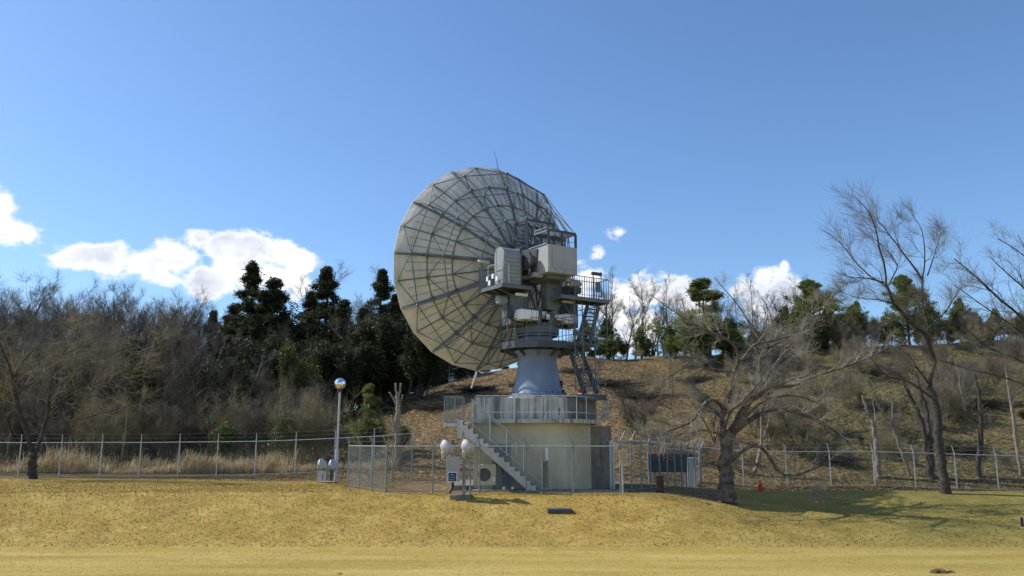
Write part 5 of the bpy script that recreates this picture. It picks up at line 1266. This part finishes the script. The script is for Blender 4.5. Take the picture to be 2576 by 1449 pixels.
for k in range(12):
    u = rg.uniform(980, 2560); Y = rg.uniform(52, 76); x = float(at(u, 1100, Y)[0])
    s_ = thing('tree_stump', (x, Y, gz(x, Y)), 'low sawn tree stump on the leaf covered slope', 'stump', 'stumps on the hillside'); r = rg.uniform(.09, .18); z = gz(x, Y)
    MB().lathe((x, Y, z - .1), [(r * 1.3, 0), (r, .15), (r, .38)], 9).build('stump_bark', 'bark_grey', s_); MB().lathe((x, Y, z + .281), [(r * .92, 0), (r * .92, .012), (0, .013)], 9).build('cut_face', 'cut', s_)

# ---- hero trees drawn limb by limb
def hero(name, label, base, limbs, Yb, m_tr, m_cr, seed, tw=(7, 6, 5), ln=(.4, .45, .3, .8), up=.1, wind=None, ang=(25, 60), lk=1., cap=.04):
    "limbs: list of (r0, r1, [(u, v, depth offset), ...]) in photograph pixels"
    rg = np.random.default_rng(seed); b = at(*base, Yb); t = thing(name, (b[0], Yb, gz(b[0], Yb)), label, 'tree'); o = wl(t)
    tt = Tubes(); cc = Tubes(); PP = []; RR = []
    for k, (r0, r1, pts) in enumerate(limbs):
        q = resample([at(u, v, Yb + d) for u, v, d in pts], 14) - o; q[1:-1] += rg.normal(size=(12, 3)) * r0 * .16
        rr = np.linspace(1, 0, 14) ** .8 * (r0 - r1) + r1
        if k == 0: q[0, 2] -= .3; rr[0] *= 1.35; rr[1] *= 1.12
        if k > 0: rr = rr * lk
        (tt).add(q[None], rr[None], 10 if r0 > .1 else 7)
        if k > 0: PP.append(q); RR.append(rr)
    P = np.array(PP); Rr = np.array(RR)
    A, AR = spawn(rg, P, Rr, tw[0], ang, (ln[0], 'rel'), 8, up=up, wob_=.17, tmin=.25, rr=.45, tip=.3, wind=wind, taper=.6)
    AR = np.minimum(AR, cap * np.linspace(1, .3, 8)[None]); cc.add(A, AR, 5)
    A2 = A
    B, BR = spawn(rg, A2, AR, tw[1], (20, 55), (ln[1], 'rel'), 6, up=up, wob_=.16, tmin=.15, rr=.6, tip=.4, wind=wind); cc.add(B, BR, 4)
    C_, CR = spawn(rg, B, BR, tw[2], (20, 50), (ln[2], ln[3]), 5, up=up, wob_=.14, tmin=.1, rr=.6, tip=.4, wind=wind, rmin=.0028); cc.add(C_, CR, 3)
    link(bpy.data.objects.new('trunk', tt.mesh('trunk', m_tr)), t); link(bpy.data.objects.new('crown', cc.mesh('crown', m_cr)), t)
    return t
def z7(L): return [(1539 + x / 3.278, 852.4 + y / 3.278, d) for x, y, d in L]
def z5(L): return [(1460 + x / 3.991, 615.6 + y / 3.991, d) for x, y, d in L]
def z6(L): return [(1944.8 + x / 3.4, 457.8 + y / 3.4, d) for x, y, d in L]
def z8(L): return [(2020.5 + x / 3.279, 852.4 + y / 3.279, d) for x, y, d in L]
cherry = [
 (.31, .22, z7([(948, 1262, 0), (942, 1000, 0), (948, 850, 0), (955, 760, 0)])),
 (.17, .06, z7([(930, 830, 0), (918, 640, -.2), (940, 540, -.3), (990, 430, -.5), (1000, 290, -.7), (1040, 200, -.9)]) ),
 (.08, .03, z7([(1040, 200, -.9), (1045, 90, -1.0), (980, 10, -1.3), (800, -70, -1.6), (600, -140, -2)])),
 (.07, .025, z7([(1040, 200, -.9), (1110, 130, -.8), (1160, 40, -.6), (1300, 20, -.3), (1420, 0, 0), (1560, -70, .3)])),
 (.20, .07, z7([(985, 800, 0), (1080, 650, -.3), (1110, 540, -.5), (1200, 450, -.8), (1330, 400, -1.1), (1520, 380, -1.4)])),
 (.07, .025, z7([(1520, 380, -1.4), (1680, 310, -1.6), (1811, 262, -1.8), (2050, 190, -2.0), (2300, 60, -2.2)])),
 (.14, .04, z7([(1010, 770, 0), (1150, 650, .3), (1230, 610, .4), (1340, 560, .6), (1480, 590, .8), (1650, 640, 1.0), (1830, 740, 1.3), (1950, 850, 1.5)])),
 (.12, .03, z7([(900, 830, 0), (940, 670, -.5), (1000, 560, -.9), (1090, 510, -1.2), (1240, 340, -1.4)])),
 (.13, .05, z7([(960, 780, 0), (1090, 560, .6), (1225, 380, .9), (1235, 180, 1.0), (1190, 80, 1.0)])),
 (.09, .03, z7([(1240, 370, .9), (1330, 240, 1.3), (1430, 110, 1.6), (1500, 0, 1.9), (1600, -120, 2.2)])),
 (.05, .02, z7([(1190, 80, 1.0), (1290, 70, 1.1), (1400, 60, 1.4), (1600, 100, 1.6)])),
 (.05, .02, z7([(1240, 170, 1.0), (1300, 110, 1.0), (1290, 40, .9), (1200, -60, .7), (1120, -160, .6)])),
 (.10, .02, z7([(920, 590, -.2), (860, 490, -.8), (780, 500, -1.2), (720, 570, -1.5), (690, 680, -1.8), (520, 750, -2.2), (300, 810, -2.6)])),
 (.06, .02, z7([(1020, 275, -.7), (820, 250, -1.0), (670, 210, -1.3), (530, 270, -1.6), (400, 360, -2)])),
 (.06, .02, z7([(940, 680, -.2), (800, 560, .5), (720, 430, .8), (640, 350, 1.1)])),
 (.05, .015, z7([(880, 780, -.3), (760, 750, -1), (600, 780, -1.4), (420, 830, -1.8)])),
 (.10, .03, z7([(985, 1010, 0), (1070, 930, -.3), (1150, 860, -.5), (1240, 850, -.6), (1290, 950, -.7), (1340, 1080, -.8), (1440, 1165, -.9), (1600, 1100, -1.0), (1811, 1000, -1.2)])),
 (.03, .012, z7([(1580, 1105, -1.0), (1630, 1230, -1.0), (1720, 1290, -1.0)])),
 (.07, .02, z7([(1110, 640, -.2), (1250, 500, .2), (1430, 460, .6), (1600, 480, 1.0), (1760, 560, 1.4)])),
 (.05, .015, z5([(1590, 1000, -1.0), (1380, 920, -1.6), (1130, 790, -2), (830, 600, -2.4), (700, 500, -2.6)])),
 (.05, .015, z5([(1880, 1020, 0), (1740, 900, .4), (1640, 680, .8), (1500, 500, 1.0), (1340, 330, 1.2)])),
 (.05, .015, z5([(1900, 1030, 0), (2100, 930, .2), (2260, 760, .4), (2420, 560, .8)])),
 (.06, .015, z7([(1330, 400, -1.1), (1500, 330, -1.6), (1640, 300, -2.0), (1650, 240, -2.2), (1540, 170, -2.3)])),
]
hero('cherry_tree', 'big spreading leafless cherry tree with a thick dark trunk right of the enclosure', (1830, 1236), cherry, 35.6, 'bark_limb', 'twig_pale', 5, tw=(9, 6, 5), ln=(.38, .5, .2, .65), up=.12, lk=.82, cap=.024)
lean = [
 (.22, .16, z8([(1185, 1295, 0), (1150, 1100, 0), (1110, 800, 0), (1110, 580, 0), (1060, 480, 0), (1035, 400, .1)])),
 (.15, .12, z8([(1035, 400, .1), (1050, 340, .1), (1085, 200, .1), (1050, 80, .1), (1040, 0, .1)])),
 (.17, .09, z6([(1345, 1430, .1), (1330, 1330, 0), (1240, 1260, -.2), (1110, 1130, -.4), (1030, 1040, -.5), (965, 880, -.6)])),
 (.08, .015, z6([(965, 880, -.6), (965, 740, -.8), (905, 560, -1.0), (870, 330, -1.2), (770, 190, -1.4), (690, 110, -1.5)])),
 (.08, .012, z6([(1090, 1100, -.4), (1000, 900, 0), (850, 830, .4), (700, 680, .8), (540, 470, 1.2), (390, 390, 1.5)])),
 (.06, .012, z6([(950, 860, -.5), (800, 820, -.9), (680, 820, -1.2), (540, 780, -1.6)])),
 (.06, .012, z6([(1040, 1045, -.5), (920, 1010, -1), (740, 995, -1.4), (570, 940, -1.8)])),
 (.06, .012, z6([(990, 880, -.4), (1030, 800, .2), (1080, 710, .6), (960, 560, .9), (830, 460, 1.2)])),
 (.08, .012, z6([(1280, 840, .3), (1200, 720, .5), (1120, 610, .6), (1010, 470, .8), (900, 320, 1.0), (800, 240, 1.1)])),
 (.09, .04, z6([(1330, 1280, .1), (1300, 1160, .4), (1275, 1000, .4), (1275, 835, .3)])),
 (.06, .012, z6([(1280, 850, .3), (1300, 650, .2), (1290, 460, .1), (1240, 340, 0), (1190, 280, 0)])),
 (.05, .012, z6([(1320, 800, .3), (1380, 620, .5), (1420, 500, .7), (1440, 390, .9)])),
 (.07, .012, z6([(1300, 1290, .1), (1370, 1200, -.4), (1460, 1140, -.6), (1530, 1020, -.8), (1640, 860, -1.0)])),
 (.08, .02, z8([(1080, 500, 0), (980, 420, -.3), (900, 370, -.5), (800, 325, -.8), (700, 330, -1.0), (640, 260, -1.2), (540, 150, -1.4)])),
 (.09, .04, z8([(1040, 370, .1), (960, 270, 0), (905, 190, 0), (860, 120, 0)])),
]
hero('leaning_bare_tree', 'tall leafless tree leaning left with fine windswept twigs against the blue sky', (2382, 1247), lean, 38.5, 'bark_dark', 'twig_grey', 8, tw=(9, 8, 5), ln=(.42, .5, .35, .95), up=.12, wind=(-.22, 0, .10), lk=.62, cap=.018)
left = [
 (.24, .20, [(80, 1207, 0), (80, 1170, 0), (84, 1135, 0)]),
 (.15, .05, [(82, 1140, 0), (62, 1080, -.2), (42, 1010, -.4), (30, 960, -.6), (20, 900, -.8), (-20, 830, -1)]),
 (.14, .05, [(88, 1140, 0), (112, 1080, .2), (125, 1010, .3), (122, 960, .4), (150, 900, .6), (190, 850, .8)]),
 (.05, .015, [(112, 1070, .2), (150, 1010, 0), (230, 985, -.4), (290, 950, -.8), (350, 930, -1)]),
 (.05, .015, [(118, 1040, .2), (170, 990, .8), (250, 965, 1.2), (330, 930, 1.6), (420, 880, 2)]),
 (.05, .015, [(124, 990, .3), (190, 930, -.6), (280, 890, -1), (380, 850, -1.4), (430, 830, -1.6)]),
 (.05, .015, [(60, 1070, -.2), (20, 1020, -.6), (-40, 980, -1), (-100, 950, -1.4)]),
 (.04, .015, [(40, 1000, -.4), (90, 940, -1), (160, 890, -1.4), (260, 850, -1.8), (330, 830, -2)]),
 (.04, .012, [(108, 1080, .2), (180, 1060, -.4), (260, 1040, -.8), (360, 1010, -1.2)]),
 (.04, .012, [(30, 950, -.6), (80, 880, -.8), (150, 830, -1), (220, 800, -1)]),
 (.04, .012, [(20, 930, -.6), (-30, 880, .2), (-60, 840, .6)]),
 (.04, .012, [(125, 1000, .3), (80, 930, 1), (30, 880, 1.4), (-20, 850, 1.8)]),
]
hero('cherry_tree', 'low spreading leafless tree with a dark burly trunk at the far left lawn edge', (80, 1206), left, 44.9, 'bark_dark', 'twig_olive', 12, tw=(13, 8, 6), ln=(.45, .5, .25, .8), up=.05, lk=.8, cap=.024)
right = [
 (.24, .18, [(2690, 1260, 0), (2680, 1150, 0), (2660, 1040, 0), (2650, 960, 0)]),
 (.12, .03, [(2650, 980, 0), (2600, 830, 0), (2540, 770, .2), (2475, 722, .4), (2440, 675, .6), (2400, 650, .8)]),
 (.10, .02, [(2650, 940, 0), (2620, 780, -.4), (2576, 720, -.6), (2530, 690, -.8), (2490, 645, -1)]),
 (.08, .02, [(2650, 960, 0), (2576, 835, .6), (2500, 790, .9), (2430, 735, 1.2), (2395, 715, 1.4)]),
 (.08, .02, [(2660, 900, 0), (2640, 720, .2), (2580, 640, .4), (2510, 600, .6)]),
 (.06, .02, [(2640, 1000, 0), (2560, 960, -.5), (2490, 940, -1), (2420, 925, -1.3), (2360, 905, -1.5)]),
 (.06, .02, [(2645, 970, 0), (2560, 900, -.3), (2490, 880, -.6), (2400, 800, -.9)]),
 (.06, .02, [(2650, 940, 0), (2600, 760, .8), (2600, 660, 1.0), (2560, 590, 1.2)]),
]
hero('bare_tree', 'leafless tree just outside the right edge whose budded branches reach in over the ridge', (2690, 1260), right, 38.0, 'bark_dark', 'twig_grey', 15, tw=(11, 8, 6), ln=(.4, .45, .2, .6), up=.08, lk=.7, cap=.02)
# plain trunks standing on and below the right slope
def trunk(name, label, Yb, base, limbs, m='bark_grey', seed=1, tw=(4, 4, 3)):
    return hero(name, label, base, limbs, Yb, m, 'twig_grey', seed, tw=tw, ln=(.3, .4, .2, .5), up=.15)
trunk('bare_tree', 'lopped grey trunk behind the fence, left of the leaning bare tree', 48.2, (2208, 1240), [(.19, .14, z8([(618, 1275, 0), (612, 1000, 0), (600, 800, 0)])), (.13, .06, z8([(600, 820, 0), (570, 650, 0), (515, 560, 0), (490, 465, 0)])), (.04, .02, z8([(575, 700, 0), (500, 700, -.3), (440, 650, -.5)])), (.04, .02, z8([(600, 760, 0), (590, 600, .4), (560, 450, .6)]))], seed=3)
trunk('bare_tree', 'slim leaning grey tree behind the fence with two thin upright forks', 48.4, (2303, 1240), [(.09, .07, z8([(935, 1275, 0), (820, 960, 0), (760, 780, 0)])), (.07, .03, z8([(760, 790, 0), (735, 710, 0), (650, 610, 0), (600, 520, 0)])), (.05, .02, z8([(745, 720, 0), (735, 620, .2), (740, 540, .3), (720, 480, .4)]))], seed=4)
trunk('bare_tree', 'pair of grey trunks close behind the leaning bare tree', 48.0, (2343, 1243), [(.24, .2, z8([(1060, 1275, 0), (1050, 1000, 0), (1035, 850, 0)])), (.15, .07, z8([(1030, 900, 0), (990, 700, 0), (920, 540, 0), (860, 430, 0), (820, 340, 0)])), (.14, .05, z8([(1045, 900, 0), (1035, 700, .3), (1020, 560, .4), (960, 420, .5), (930, 280, .6)])), (.10, .04, z8([(1060, 860, 0), (1140, 640, .4), (1150, 500, .5)]))], m='bark_dark', seed=5)
trunk('bare_tree', 'straight dark lopped trunk behind the fence, right of the leaning bare tree', 48.1, (2467, 1243), [(.17, .14, z8([(1480, 1280, 0), (1440, 1080, 0), (1465, 880, 0)])), (.14, .08, z8([(1465, 880, 0), (1465, 600, 0), (1440, 400, 0), (1410, 290, 0)])), (.04, .02, z8([(1440, 590, 0), (1370, 560, 0), (1340, 540, 0)]))], m='bark_dark', seed=6)
trunk('bare_tree', 'pale slim curved trunk near the right edge of the picture', 48.3, (2578, 1240), [(.12, .10, z8([(1830, 1280, 0), (1775, 980, 0), (1745, 740, 0)])), (.10, .05, z8([(1745, 740, 0), (1725, 560, 0), (1690, 380, 0), (1670, 220, 0)])), (.04, .02, z8([(1720, 500, 0), (1780, 430, 0), (1860, 390, 0)]))], seed=7)
trunk('bare_tree', 'thin forked tree part way up the right slope', 56., (2425, 1020), [(.08, .07, z8([(1330, 560, 0), (1325, 500, 0)])), (.06, .03, z8([(1328, 520, 0), (1300, 420, 0), (1275, 250, 0), (1250, 150, 0)])), (.05, .03, z8([(1328, 520, 0), (1325, 380, 0), (1335, 220, 0)]))], seed=8)
trunk('pale_trunk', 'pale leaning trunk behind the fence right of the big cherry', 48.5, (1893, 1205), [(.13, .1, z7([(1155, 1160, 0), (1210, 1000, 0), (1235, 860, 0)])), (.08, .04, z7([(1235, 870, 0), (1235, 700, 0), (1225, 560, 0)])), (.05, .02, z7([(1235, 860, 0), (1290, 700, .2), (1310, 560, .3)]))], seed=9)
trunk('bare_tree', 'thin grey tree at the left edge of the lawn behind the fence', 50., (300, 1190), [(.05, .04, [(300, 1200, 0), (310, 1130, 0), (316, 1080, 0)]), (.04, .02, [(316, 1090, 0), (320, 1030, 0), (300, 980, 0)])], seed=10)
# pollarded trunk left of the building
po = hero('pollarded_tree', 'pollarded trunk with pale sawn stubs left of the building', (1000, 1205), [(.19, .16, [(1001, 1212, 0), (1000, 1120, 0), (1000, 1060, 0)]), (.15, .12, [(1000, 1070, 0), (1001, 1010, 0), (1001, 985, 0)]), (.06, .055, [(999, 1000, 0), (996, 980, 0), (995, 966, 0)]), (.06, .055, [(1002, 1000, 0), (1006, 985, 0), (1008, 966, 0)]), (.05, .045, [(998, 1020, 0), (988, 1000, .1), (980, 988, .1)]), (.05, .045, [(1003, 1020, 0), (1009, 1008, -.1), (1012, 995, -.1)]), (.08, .05, [(999, 1100, 0), (990, 1070, -.1), (985, 1048, -.1)]), (.05, .02, [(1002, 1130, 0), (1016, 1110, 0), (1025, 1088, 0)])], 48.6, 'bark_grey', 'twig_grey', 4, tw=(1, 1, 1), ln=(.1, .2, .05, .1))
for u, v, d in ((995, 965, 0), (1008, 965, 0), (980, 987, .1), (1012, 994, -.1), (984, 1046, -.1)):
    MB().lathe(at(u, v, 48.6 + d), [(.058, -.02), (.058, .01), (0, .02)], 10).build('cut_face', 'cut', po)

# ---- masses nobody could count
def stuff(name, V, Fx, m, label, cat=None):
    o = bpy.data.objects.new(name, np_mesh(name, V, Fx, MT[m])); link(o); tag(o, kind='stuff', label=label); return o
# tall dry grass behind the left fence
N = 26000
x = rg.uniform(-32, -6.5, N); y = 48.0 + rg.exponential(1.4, N); y = np.minimum(y, 56)
den = np.sin(x * 1.1) * .2 + np.sin(x * .43 + 2) * .25 + .75; keep = rg.random(N) < np.where(x < -22, .35, den); x = x[keep]; y = y[keep]; N = len(x)
keep = np.ones(N, bool)
h = rg.uniform(.25, 1.7, N) * np.clip(.62 + .9 * wob(x * 5, y * 5) + .45 * np.sin(x * .7 + np.sin(y * 2)), .25, 1.15) * (.75 + .3 * np.sin(x * .9)) * np.where(x > -11, .7, 1.); a = rg.uniform(0, 6.28, N); w = .012
z = ground(x, y); ln_ = rg.uniform(.05, .7, N) ; dx_ = np.cos(a) * ln_; dy_ = np.sin(a) * ln_ * .6; px = -np.sin(a); py = np.cos(a)
K = [(0, 0, 1), (.25, .5, .9), (.7, .88, .7), (1., 1.0, .1)]
V = []
for (s, hh, ww) in K:
    for sg_ in (-1, 1): V.append(np.stack([x + dx_ * h * s + px * w * ww * sg_, y + dy_ * h * s + py * w * ww * sg_, z - .03 + h * hh], 1))
V = np.stack(V, 1).reshape(-1, 3); b = np.arange(N) * 8
stuff('tall_dry_grass', V, [np.concatenate([np.stack([b + 2 * i, b + 2 * i + 1, b + 2 * i + 3, b + 2 * i + 2], 1) for i in range(3)])], 'dry', 'tall dry tan grass behind the left fence')
# seed heads
# fallen leaves over the slope
N = 160000
x = rg.uniform(-14, 42, N); y = 45.5 + 38 * rg.random(N) ** 1.3; z = ground(x, y) + rg.uniform(.0, .05, N)
V, Fx = leaf_tris(rg, np.stack([x, y, z], 1), .075, 1, .01, .5); stuff('fallen_leaves', V, [Fx], 'litter', 'tan fallen leaves covering the cleared hillside')
# dark low scrub over the slope
N = 15000
c = rg.random((90, 2)) * [52, 32] + [-8, 47]; i = rg.integers(0, 90, N); x = c[i, 0] + rg.normal(size=N) * 1.2; y = c[i, 1] + rg.normal(size=N) * .5; z = ground(x, y); P0_ = np.stack([x, y, z - .02], 1)
d = rg.normal(size=(N, 3)) * [.5, .5, .3]; d[:, 2] = np.abs(d[:, 2]) + .3; P1 = P0_ + d * rg.uniform(.15, .5, N)[:, None]
t = Tubes(); t.add(np.stack([P0_, P1], 1), np.tile([[.006, .003]], (N, 1)), 3); v, f = t.data(); stuff('low_scrub', v, [f], 'twig_olive', 'low twiggy scrub on the hillside')
# leaf mould greenery in the left wood floor
N = 16000
x = rg.uniform(-46, -8, N); y = rg.uniform(50, 90, N); z = ground(x, y) + rg.exponential(.35, N)
V, Fx = leaf_tris(rg, np.stack([x, y, z], 1), .12, 3, .2, .1); stuff('undergrowth', V, [Fx], 'green', 'dark leafy undergrowth on the floor of the left wood')
# dead tufts on the bank
N = 15000
x = rg.uniform(-26, 26, N); y = rg.uniform(28.6, 41, N); ok = (np.abs(x) < y * .66) & ~((x > -6.2) & (y > 34.7)); x = x[ok]; y = y[ok]; N = len(x)
c = np.stack([x, y, ground(x, y) + .02], 1); V, Fx = leaf_tris(rg, c, .035, 3, .018, .0); stuff('grass_tufts', V, [Fx], 'tuft', 'dark dead tufts scattered in the turf of the bank')
# lawn blades: short dead turf that roughens the bank and its crest
N = 330000
x = rg.uniform(-31, 31, N); y = 22.0 + 25.5 * rg.random(N) ** .9; ok = (np.abs(x) < y * .66) & ~((x > -5.2) & (y > 34.85) & (x < 7)); x = x[ok]; y = y[ok]; N = len(x)
h = rg.uniform(.015, .05, N) * np.where(y < 28.6, .55, 1); tuft = rg.random(N) < .02; h[tuft] *= 1.5; a = rg.uniform(0, 6.28, N); w = rg.uniform(.008, .02, N); z = ground(x, y)
q = np.stack([np.cos(a), np.sin(a), 0 * a], 1) * w[:, None]; p = np.stack([x, y, z - .008], 1); tipp = p + np.stack([rg.normal(size=N) * .02, rg.normal(size=N) * .02, h], 1)
stuff('turf', np.stack([p - q, p + q, tipp], 1).reshape(-1, 3), [np.arange(3 * N).reshape(-1, 3)], 'blade', 'short dormant turf on the lawn')
